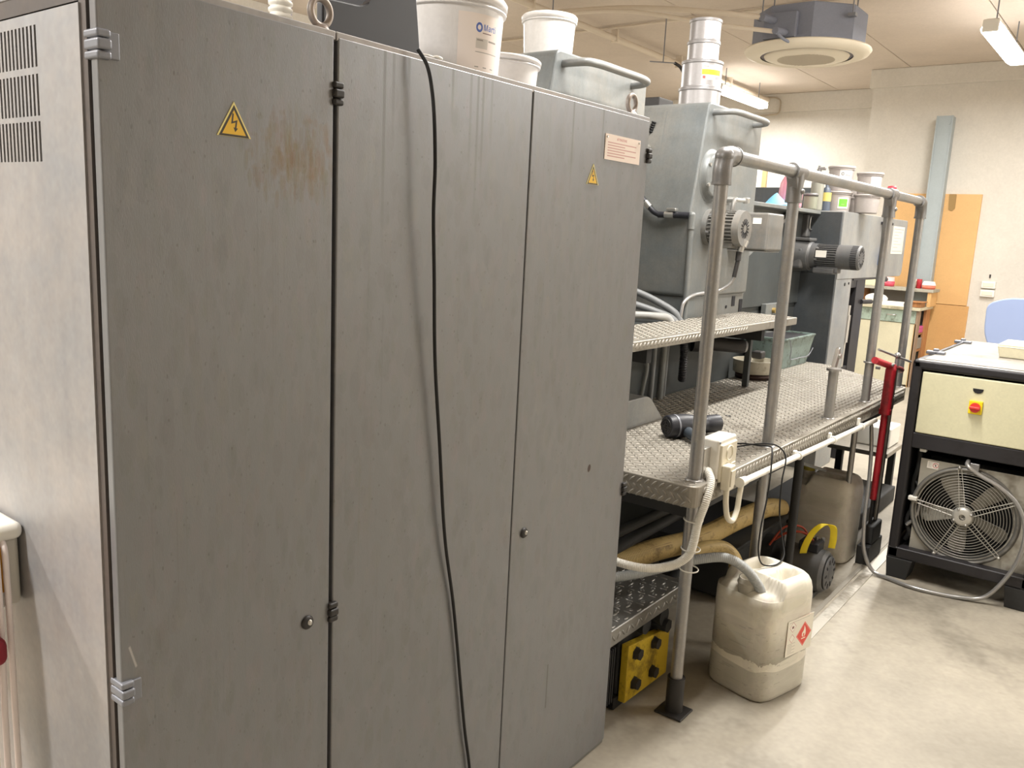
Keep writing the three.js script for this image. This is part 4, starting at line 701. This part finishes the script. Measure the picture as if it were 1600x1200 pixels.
// ---------------------------------------------------------------- compressor with the fan
{
  const t = thing('compressor', 'dark framed compressor cabinet with a cream front panel and an exposed fan', 'compressor', [3.65, 0, .44]); t.rotation.y = -PI / 2;
  const W = .625, D = 1.2, Y = 1.085;
  const post = (x, z) => bx(x, x + .045, .145, Y - .01, z - .055, z, .012);
  part('frame', [post(0, 0), post(W - .045, 0), post(0, -D + .055), post(W - .045, -D + .055), bx(0, W, Y - .045, Y, -.05, 0, .014), bx(0, W, Y - .045, Y, -D, -D + .05, .014), bx(0, .045, Y - .045, Y, -D, 0, .014), bx(W - .045, W, Y - .045, Y, -D, 0, .014), bx(0, W, .10, .155, -.06, .0, .008), bx(0, .05, .10, .155, -D, 0, .006), bx(W - .05, W, .10, .155, -D, 0, .006), bx(.04, W - .04, .66, .735, -.05, -.008, .006), bx(0, W, .10, .155, -D, -D + .06, .006)], mat.blackMetal, t);
  for (const [x, z] of [[.0, 0], [W - .11, 0], [.0, -D + .2], [W - .11, -D + .2]]) part('foot', poly([[x + .01, 0], [x + .10, 0], [x + .12, .10], [x, .10]], .14, .004).translate(0, 0, z - .14), mat.deep, t);
  part('top_panel', bx(.04, W - .02, Y - .004, Y + .006, -D + .02, -.03, .004), M(0x938c80, { tex: texGrime, rough: .5 }), t);
  part('top_edge', bx(.02, W, Y - .012, Y + .002, -.03, -.005, .004), mat.fitting, t);
  for (const z of [-.28, -.98]) part('hinge', [bx(.0, .085, Y + .004, Y + .02, z - .02, z + .02, .004), bx(.03, .055, Y + .015, Y + .032, z - .012, z + .012, .004)], mat.hinge, t);
  part('hinge_rod', cyl(V(.045, Y + .012, -.26), V(.045, Y + .012, -1.0), .004, 8), mat.hinge, t);
  const fp = part('front_panel', bx(.05, W - .012, .737, 1.032, -.025, -.004, .006), M(0xe0dcbb, { tex: texWall, rough: .45 }), t);
  part('grip_recess', poly([[.268, .985], [.312, .985], [.31, .974], [.302, .966], [.29, .963], [.278, .966], [.27, .974]], .004).translate(0, 0, -.005), mat.dark, fp);
  const sw = part('main_switch', bx(.262, .318, .868, .93, -.006, .010, .004), mat.yellowBright, t, 'yellow plate with a red rotary switch');
  part('switch_knob', [cyl(V(.29, .90, .008), V(.29, .90, .022), .022, 28), bx(.268, .312, .893, .906, .02, .034, .004)], M(0xd63a34, { rough: .4 }), sw);
  part('side_panel', bx(.004, .012, .16, Y - .05, -D + .06, -.06), mat.blackMetal, t); part('side_panel', bx(W - .012, W - .004, .16, Y - .05, -D + .06, -.06), mat.blackMetal, t);
  part('back_panel', bx(.04, W - .04, .16, Y - .05, -D + .02, -D + .03), mat.blackMetal, t); part('floor_tray', bx(.04, W - .04, .12, .15, -D + .05, -.06), mat.deep, t);
  // condenser plate with shroud
  const cx = .30, cy = .367, R = .224, hole = []; for (let k = 0; k < 48; k++) { const a = k / 48 * 2 * PI; hole.push([cx + Math.cos(a) * (R - .016), cy + Math.sin(a) * (R - .016)]); }
  part('condenser_plate', poly([[.085, .148], [W - .045, .148], [W - .045, .607], [.085, .607]], .003, 0, [hole]).translate(0, 0, -.06), M(0xbdb9ae, { tex: texGrime, rough: .45, metal: .3 }), t);
  part('warning_sticker', sheet(.05, .035).rotateZ(-.02).translate(.14, .582, -.055), printed(.05, .035, 160, (g, w, h) => { g.fillStyle = '#f0ebe2'; g.fillRect(0, 0, w, h); lines(g, w * .1, h * .2, w * .32, 5, h * .14, 5, '#a9a39b'); g.strokeStyle = '#c9474a'; g.lineWidth = 7; g.beginPath(); g.arc(w * .74, h * .5, h * .32, 0, 7); g.moveTo(w * .62, h * .3); g.lineTo(w * .86, h * .72); g.stroke(); g.fillStyle = '#333'; g.fillRect(w * .7, h * .35, w * .08, h * .3); }), t);
  const sh = part('fan_shroud', lat([[R - .012, -.09], [R - .012, .0], [R - .004, .012], [R + .006, .012], [R + .012, .0], [R + .012, -.004], [R - .004, -.006]], 64).rotateX(PI / 2).translate(cx, cy, -.055), M(0x8f8d88, { rough: .4, metal: .5, tex: texGrime }), t);
  const rg = []; for (let k = 0; k < 13; k++) rg.push(new THREE.TorusGeometry(.054 + k * .0127, .0014, 6, 64).translate(cx, cy, -.045 + .006 * Math.cos(k / 14 * PI / 2)));
  parts('guard_ring', rg, M(0xaaa79f, { rough: .4, metal: .6 }), sh);
  const sk = []; for (let k = 0; k < 5; k++) { const a = k / 5 * 2 * PI + .5; for (const o of [-.012, .012]) sk.push(cyl(V(cx + Math.cos(a) * .04 - Math.sin(a) * o, cy + Math.sin(a) * .04 + Math.cos(a) * o, -.039), V(cx + Math.cos(a) * (R + .004) - Math.sin(a) * o * .6, cy + Math.sin(a) * (R + .004) + Math.cos(a) * o * .6, -.045), .0024, 8)); sk.push(new THREE.SphereGeometry(.009, 10, 8).translate(cx + Math.cos(a) * (R + .01), cy + Math.sin(a) * (R + .01), -.044)); }
  parts('guard_spoke', sk, M(0xb5b2aa, { rough: .4, metal: .6 }), sh);
  const hb = part('motor_hub', lat([[.014, .012], [.034, .012], [.042, .006], [.047, -.004], [.047, -.03], [.0, -.03], [.0, .0], [.014, .0]], 36).rotateX(PI / 2).translate(cx, cy, -.035), M(0xb9b6ae, { rough: .4, metal: .45 }), t);
  parts('hub_bolt', [.5, 2.1, 3.7, 5.2].map(a => new THREE.SphereGeometry(.007, 10, 8).translate(cx + Math.cos(a) * .04, cy + Math.sin(a) * .04, -.026)), mat.steel, hb);
  for (let k = 0; k < 5; k++) { const g = poly(roundPts([[.04, -.018], [.185, -.062], [.203, -.01], [.192, .035], [.05, .022]], [0, .03, .05, .04, 0]), .003, .001).rotateX(.42).rotateZ(k / 5 * 2 * PI + .9).translate(cx, cy, -.10); part('fan_blade', g, M(0x9d998e, { rough: .45, metal: .4, tex: texGrime, size: .3 }), t); }
  part('condenser_core', bx(.105, W - .05, .165, .60, -.22, -.18), M(0x141312, { rough: .8 }), t);
  part('cable_clip', [bx(.30, .34, .60, .635, -.03, -.012, .003)], mat.fitting, t);
  const pipes = [tube([[.07, .66, -.1], [.075, .55, -.07], [.06, .45, -.09], [.075, .36, -.08], [.055, .28, -.07], [.075, .22, -.07], [.06, .18, -.08]], .012, 60, 10), tube([[.055, .5, -.09], [.085, .46, -.07], [.09, .4, -.075], [.09, .3, -.08]], .006, 40, 8)];
  parts('pipe_loom', pipes, mat.rubber, t); part('copper_pipe', tube([[.06, .26, -.06], [.09, .30, -.06], [.10, .34, -.07], [.10, .40, -.09]], .009, 30, 10), mat.tube, t); parts('valve', [bx(.055, .095, .395, .415, -.06, -.03, .004), bx(.075, .105, .64, .665, -.07, -.04, .004)], mat.whitePlastic, t);
}
solo('document_box', [poly(roundPts([[0, 0], [.26, 0], [.27, .045], [.275, .055], [-.015, .055], [-.01, .04]], .004), .34, .004).rotateY(-PI / 2).translate(4.45, 1.092, .735), bx(4.12, 4.46, 1.148, 1.153, .72, 1.01)], mat.cream, 'flat cream carton lying on the compressor top at the right edge', 'box');
// ---------------------------------------------------------------- ceiling unit and services
{
  const t = thing('air_conditioner', 'round ceiling cassette air conditioner with a dark body and a white disc grille', 'air conditioner', [6.86, 3.18, -1.39]);
  part('body', [poly(Array.from({ length: 8 }, (_, k) => [Math.cos(k * PI / 4 + PI / 8) * .46, Math.sin(k * PI / 4 + PI / 8) * .46]), .27, .012).rotateX(-PI / 2).translate(0, .05, 0), cyl(V(0, .045, 0), V(0, .08, 0), .44, 48)], mat.acDark, t);
  const pn = part('disc_panel', lat([[.38, -.012], [.44, -.02], [.50, .0], [.522, .03], [.515, .045], [.45, .058], [0, .058]], 72), mat.acPanel, t);
  part('air_slot', lat([[.34, .01], [.345, -.004], [.385, -.004], [.385, .012]], 72), M(0x6f6a70, { rough: .7 }), pn);
  part('centre_disc', lat([[0, -.035], [.26, -.033], [.34, -.022], [.352, -.004], [.34, .004]], 72), mat.acPanel, pn);
  const grilleMat = M(0xc9c0b0, { rough: .6 }), gr = []; for (let k = -11; k <= 11; k++) { const x = k * .019, L = Math.sqrt(Math.max(0, .235 ** 2 - x * x)) * 2; if (L > .05) gr.push(bx(x - .003, x + .003, -.0385, -.033, -L / 2, L / 2)); } gr.forEach(g => part('grille_slat', g, grilleMat, t));
  const rods = []; for (const [x, z] of [[.43, .25], [-.25, .43], [-.43, -.25], [.25, -.43]]) rods.push([cyl(V(x, .24, z), V(x, .57, z), .006, 8), bx(x - .03, x + .03, .22, .245, z - .03, z + .03)]); part('bracket', bx(.43, .47, .1, .15, .05, .10), mat.hinge, t); parts('hanger_rod', rods, mat.hinge, t);
  part('pipe_stub', [cyl(V(-.42, .20, -.12), V(-.62, .20, -.17), .03, 14), cyl(V(-.42, .10, -.02), V(-.62, .085, -.05), .028, 14), bx(-.47, -.40, .06, .26, -.22, .06, .01)], mat.acDark, t);
  part('drain_loop', tube([[-.6, .08, -.05], [-.56, .03, .0], [-.48, .02, .03], [-.44, .06, .02]], .012, 30, 10), mat.acDark, t);
}
{
  const pipe = M(0xd9ccba, { rough: .7 });
  const a = thing('ceiling_pipe', 'long pale pipe running along the ceiling above the nearer printing unit', 'pipe');
  part('pipe', cyl(V(-3.8, 3.66, -3.72), V(11.9, 3.66, -3.72), .032, 16), pipe, a); const cl = []; for (let x = -3; x < 11.5; x += 1.5) cl.push(bx(x - .012, x + .012, 3.62, H, -3.76, -3.68)); parts('pipe_clip', cl, pipe, a);
  solo('ceiling_conduit', tube([[7.35, 3.728, -6.3], [7.35, 3.728, -4], [7.34, 3.728, -2.4], [7.30, 3.728, -1.2], [7.3, 3.728, 1.5]], .012, 40, 8), pipe, 'thin conduit crossing the ceiling behind the round air conditioner', 'conduit');
  const r = thing('refrigerant_pipes', 'pair of pale insulated pipes leading to the left side of the air conditioner', 'pipe');
  part('pipe', tube([[6.28, 3.385, -1.56], [6.1, 3.42, -1.9], [5.95, 3.5, -2.6], [5.9, 3.55, -3.6]], .022, 40, 10), pipe, r); part('pipe', tube([[6.28, 3.265, -1.45], [6.05, 3.32, -1.9], [5.85, 3.45, -2.6], [5.8, 3.5, -3.6]], .018, 40, 10), pipe, r);
  const h = thing('hanging_hook', 'thin wire hanging from the ceiling with a small dark curved hook', 'hook', [7.2, 3.75, -2.95]);
  part('wire', [cyl(V(0, 0, 0), V(0, -.44, 0), .006, 8), cyl(V(-.16, -.46, -.06), V(.16, -.43, .06), .006, 8)], mat.hinge, h); part('hook', tube([[.15, -.43, .05], [.22, -.46, .08], [.27, -.53, .1], [.25, -.60, .1]], .016, 24, 10), mat.hingeDark, h);
  const h2 = thing('hanging_hook', 'thin wire with a cross bar hanging from the ceiling behind the single white pail', 'hook', [5.9, 3.75, -3.4]); part('wire', [cyl(V(0, 0, 0), V(0, -.30, 0), .006, 8), cyl(V(-.12, -.31, -.05), V(.12, -.29, .06), .006, 8), cyl(V(.12, -.29, .06), V(.12, -.2, .06), .006, 8)], mat.hinge, h2);
  solo('wall_cable', tube([[11.94, 3.70, -3.75], [11.94, 3.69, -3.62], [11.94, 3.65, -3.55], [11.94, 3.55, -3.54], [11.94, 3.47, -3.56], [11.94, 3.45, -3.7], [11.94, 3.45, -4.1]], .011, 50, 8), M(0xb5a894, { rough: .7 }), 'thin cable bent down the recessed wall beside the far lamp', 'cable');
}
// ---------------------------------------------------------------- far wall and workbench
{
  const b = thing('orange_board', 'tall orange board fixed to the far wall behind the grey column', 'board');
  part('upper_board', bx(10.66, 10.70, .955, 2.262, -1.55, -.51, .004), mat.orange, b); part('lower_board', bx(10.665, 10.70, 0, .95, -1.55, -.485, .004), M(0xdcab6e, { tex: texWall, rough: .6 }), b);
  part('hanging_tab', poly(roundPts([[-.06, .2], [.02, .2], [.02, .03], [-.01, 0], [-.05, .02]], .01), .006).rotateY(-PI / 2).translate(10.658, 2.06, -.80), M(0x9a7b4a, { rough: .6 }), b);
  solo('wall_column', [bx(10.46, 10.64, 0, 3.14, -1.06, -.90, .006), bx(10.45, 10.46, 0, 3.14, -1.07, -1.055), bx(10.45, 10.46, 0, 3.14, -.905, -.89), bolt(10.45, 3.05, -.93, 'x', .015, .01)], mat.column, 'tall blue-grey steel column standing in front of the orange board', 'column');
  const sw = thing('wall_switches', 'two white switch boxes one above the other on the bare far wall', 'switch', [10.698, 1.07, -.31]); sw.rotation.y = -PI / 2;
  for (const y of [.11, .01]) { part('switch_box', [bx(-.075, .075, y, y + .085, 0, .05, .01)], mat.whitePlastic, sw); part('switch_rocker', [bx(-.055, .055, y + .02, y + .065, .05, .056, .004)], mat.creamPlastic, sw); }
  part('cable_clip', bx(-.008, .008, .235, .275, 0, .02, .003), mat.hingeDark, sw);
  const t = thing('workbench', 'long workbench with pale green drawers and a wooden shelf end at the far wall', 'workbench');
  part('worktop', bx(9.86, 10.56, .895, .93, -2.6, -.845, .004), M(0xd8d0b4, { tex: texGrime, rough: .5 }), t);
  part('drawer', bx(9.90, 9.92, .745, .893, -2.55, -1.33, .004), mat.drawer, t); const dr = part('drawer', bx(9.90, 9.92, .745, .893, -1.325, -.88, .004), mat.drawer, t); part('handle', [tube([[9.89, .83, -1.2], [9.86, .83, -1.19], [9.86, .83, -1.11], [9.89, .83, -1.1]], .008, 20, 8)], mat.steel, dr);
  part('front_panel', bx(9.91, 9.93, .02, .74, -2.55, -.89, .004), mat.cream, t); part('side_board', bx(9.90, 10.02, 0, .895, -.89, -.86, .003), mat.woodGrey, t); part('side_board', bx(10.3, 10.5, 0, .895, -.89, -.86, .003), mat.wood, t);
  parts('shelf_board', [bx(10.0, 10.5, .40, .43, -2.5, -.88), bx(10.0, 10.5, .60, .62, -1.2, -.88)], mat.wood, t); part('edge_strip', bx(9.9, 9.93, 0, .74, -.893, -.875), mat.orange, t); part('back_board', bx(10.5, 10.54, 0, .895, -2.55, -.87), mat.wood, t);
  const s = thing('bench_shelf', 'raised grey shelf with wooden dividers standing on the back of the workbench', 'shelf');
  part('shelf_board', bx(10.2, 10.56, 1.10, 1.135, -2.5, -.80, .003), M(0xb6b3a4, { rough: .6, tex: texGrime }), s); part('divider', bx(10.22, 10.55, .931, 1.10, -1.62, -1.59), mat.wood, s); part('divider', bx(10.22, 10.55, .931, 1.10, -.86, -.82), mat.orange, s); part('back_board', bx(10.53, 10.55, .931, 1.10, -2.4, -.86), M(0x9a948c, { rough: .7 }), s);
  const small = (n, g, m, l, c) => solo(n, g, m, l, c);
  small('cardboard_box', [bx(10.24, 10.46, 1.136, 1.25, -1.92, -1.74, .004)], mat.cream, 'cream box with a dark window on the bench shelf, leftmost', 'box');
  small('cardboard_box', [bx(10.24, 10.46, 1.136, 1.24, -1.72, -1.42, .004)], M(0xf0e7bf, { rough: .6 }), 'long pale yellow box on the bench shelf', 'box');
  const pk = thing('plastic_tub', 'pink-red plastic tub on the bench shelf', 'tub', [10.33, 1.136, -1.33]); part('tub_wall', lat([[0, 0], [.06, 0], [.065, .06], [0, .06]], 20), M(0xe0566a, { rough: .4 }), pk); part('lid', lat([[.062, .061], [.055, .11], [0, .11]], 20), M(0xf0c9c4, { rough: .4 }), pk);
  const gl = thing('jar', 'small grey jar on the bench shelf beside the far rail post', 'jar', [10.33, 1.136, -1.07]); part('jar_wall', lat([[0, 0], [.05, 0], [.052, .09], [0, .09]], 20), M(0xb9ad98, { rough: .5 }), gl); part('lid', lat([[.053, .085], [.053, .105], [0, .105]], 20), mat.whitePlastic, gl);
  small('tin', [lat([[0, 0], [.03, 0], [.03, .11], [0, .11]], 16).translate(10.33, 1.136, -.99)], mat.red, 'narrow dark red tin on the bench shelf in front of the grey column', 'tin');
  const rt = thing('plastic_tub', 'low red and white tub at the right end of the bench shelf', 'tub', [10.32, 1.136, -.88]); part('tub_wall', lat([[0, 0], [.07, 0], [.075, .045], [0, .045]], 20), M(0xe0765e, { rough: .4 }), rt); part('lid', lat([[.077, .046], [.06, .09], [0, .09]], 20), mat.whitePlastic, rt);
  small('paper_sheet', [bx(9.92, 10.2, .931, .938, -1.42, -1.02, .002), bx(9.95, 10.2, .938, .968, -1.3, -1.05, .004)], mat.paper, 'white paper sheets lying on the front of the workbench', 'paper');
  small('paper_stack', [bx(9.95, 10.3, .931, .95, -2.1, -1.5, .003), bx(10.0, 10.25, .95, .965, -1.9, -1.6, .003)], mat.paper, 'stack of cream papers on the left part of the workbench', 'paper');
  small('wooden_board', [bx(10.12, 10.2, .931, .965, -1.55, -1.25, .003)], mat.wood, 'narrow wooden board lying across the workbench', 'board');
  small('wooden_box', [bx(9.95, 10.17, .931, .985, -1.0, -.86, .004), bx(9.93, 10.19, .985, .995, -1.04, -.84, .003)], mat.wood, 'flat wooden case at the right end of the workbench', 'box');
  small('crumpled_rag', [new THREE.IcosahedronGeometry(.1, 3).scale(1, .6, 1.3).translate(10.12, .99, -1.40)], mat.paper, 'crumpled white rag on the workbench under the shelf', 'rag');
  small('storage_item', [bx(10.0, 10.3, .62, .70, -1.0, -.875, .01)], M(0xc94f8c, { rough: .5 }), 'magenta folder on the end shelf of the workbench', 'folder');
  small('storage_item', [bx(10.05, 10.4, .43, .56, -1.05, -.875, .01)], M(0x8b857c, { rough: .6 }), 'grey box on the lower end shelf of the workbench', 'box');
  // chair back and the doorway strip on the recessed wall
  const c = thing('office_chair', 'blue chair with a rounded back standing at the far wall, right edge', 'chair', [9.0, 0, .28]); c.rotation.y = -PI / 2;
  part('backrest', poly(roundPts([[-.24, .62], [.24, .62], [.32, .80], [.33, 1.10], [.14, 1.17], [-.14, 1.17], [-.33, 1.10], [-.32, .80]], .08), .05, .012), mat.blue, c); part('seat', bx(-.26, .26, .42, .49, -.5, .02, .03), mat.blue, c); part('column', cyl(V(0, .1, -.24), V(0, .42, -.24), .03, 14), mat.blackMetal, c); part('stem', bx(-.03, .03, .45, .7, -.03, -.0), mat.blackMetal, c);
  for (let k = 0; k < 5; k++) { const a = k * 2 * PI / 5; part('leg', cyl(V(0, .1, -.24), V(Math.cos(a) * .3, .05, -.24 + Math.sin(a) * .3), .02, 10), mat.blackMetal, c); part('castor', new THREE.SphereGeometry(.03, 12, 10).translate(Math.cos(a) * .3, .03, -.24 + Math.sin(a) * .3), mat.rubber, c); }
  const n = thing('wall_notice', 'pale sheet and a tan strip on the recessed far wall behind the printing unit', 'notice'); part('sheet', bx(11.985, 12, 2.2, 2.75, -3.98, -3.76), mat.paper, n); part('strip', bx(11.96, 12, 1.6, 2.75, -3.72, -3.65), M(0xb9a276, { rough: .6 }), n);
}
// ---------------------------------------------------------------- strapping bundle at the left edge
{
  const t = thing('strapping_holder', 'wall bracket with hanging pale pink plastic straps on the cabinet side, at the left edge', 'strap holder', [0, 0, -.098]);
  part('top_cap', [bx(-.30, -.052, 1.028, 1.058, -.40, -.078, .012), bx(-.29, -.052, .90, 1.03, -.39, -.10, .01)], mat.whitePlastic, t);
  part('yellow_band', bx(-.20, -.075, .93, 1.02, -.11, -.093, .008), M(0xd99a2e, { rough: .5 }), t, 'amber yellow band');
  part('red_grip', [bx(-.30, -.118, .83, 1.0, -.14, -.05, .02), bx(-.30, -.10, .82, .87, -.13, -.042, .015)], M(0x8e1c2b, { rough: .45 }), t, 'dark red plastic grip');
  const pink = M(0xfaefec, { rough: .7 });
  for (let k = 0; k < 7; k++) { const x = -.088 - k * .016, z = -.083 + (k % 3) * .006; part('strap', tube([[x, 1.035, z - .02], [x + .002, 1.03, z], [x + .004, .95, z + .004], [x + .006 - k * .003, .7, z - .002], [x + .004 - k * .005, .35, z + .002], [x - k * .004, .08, z]], .0055, 60, 8), pink, t); }
}
scene.traverse(o => { if (o.isMesh) { o.castShadow = true; o.receiveShadow = true; } if (o.isLight) { if (!o.isRectAreaLight) o.castShadow = true; } });
renderer.render(scene, camera);
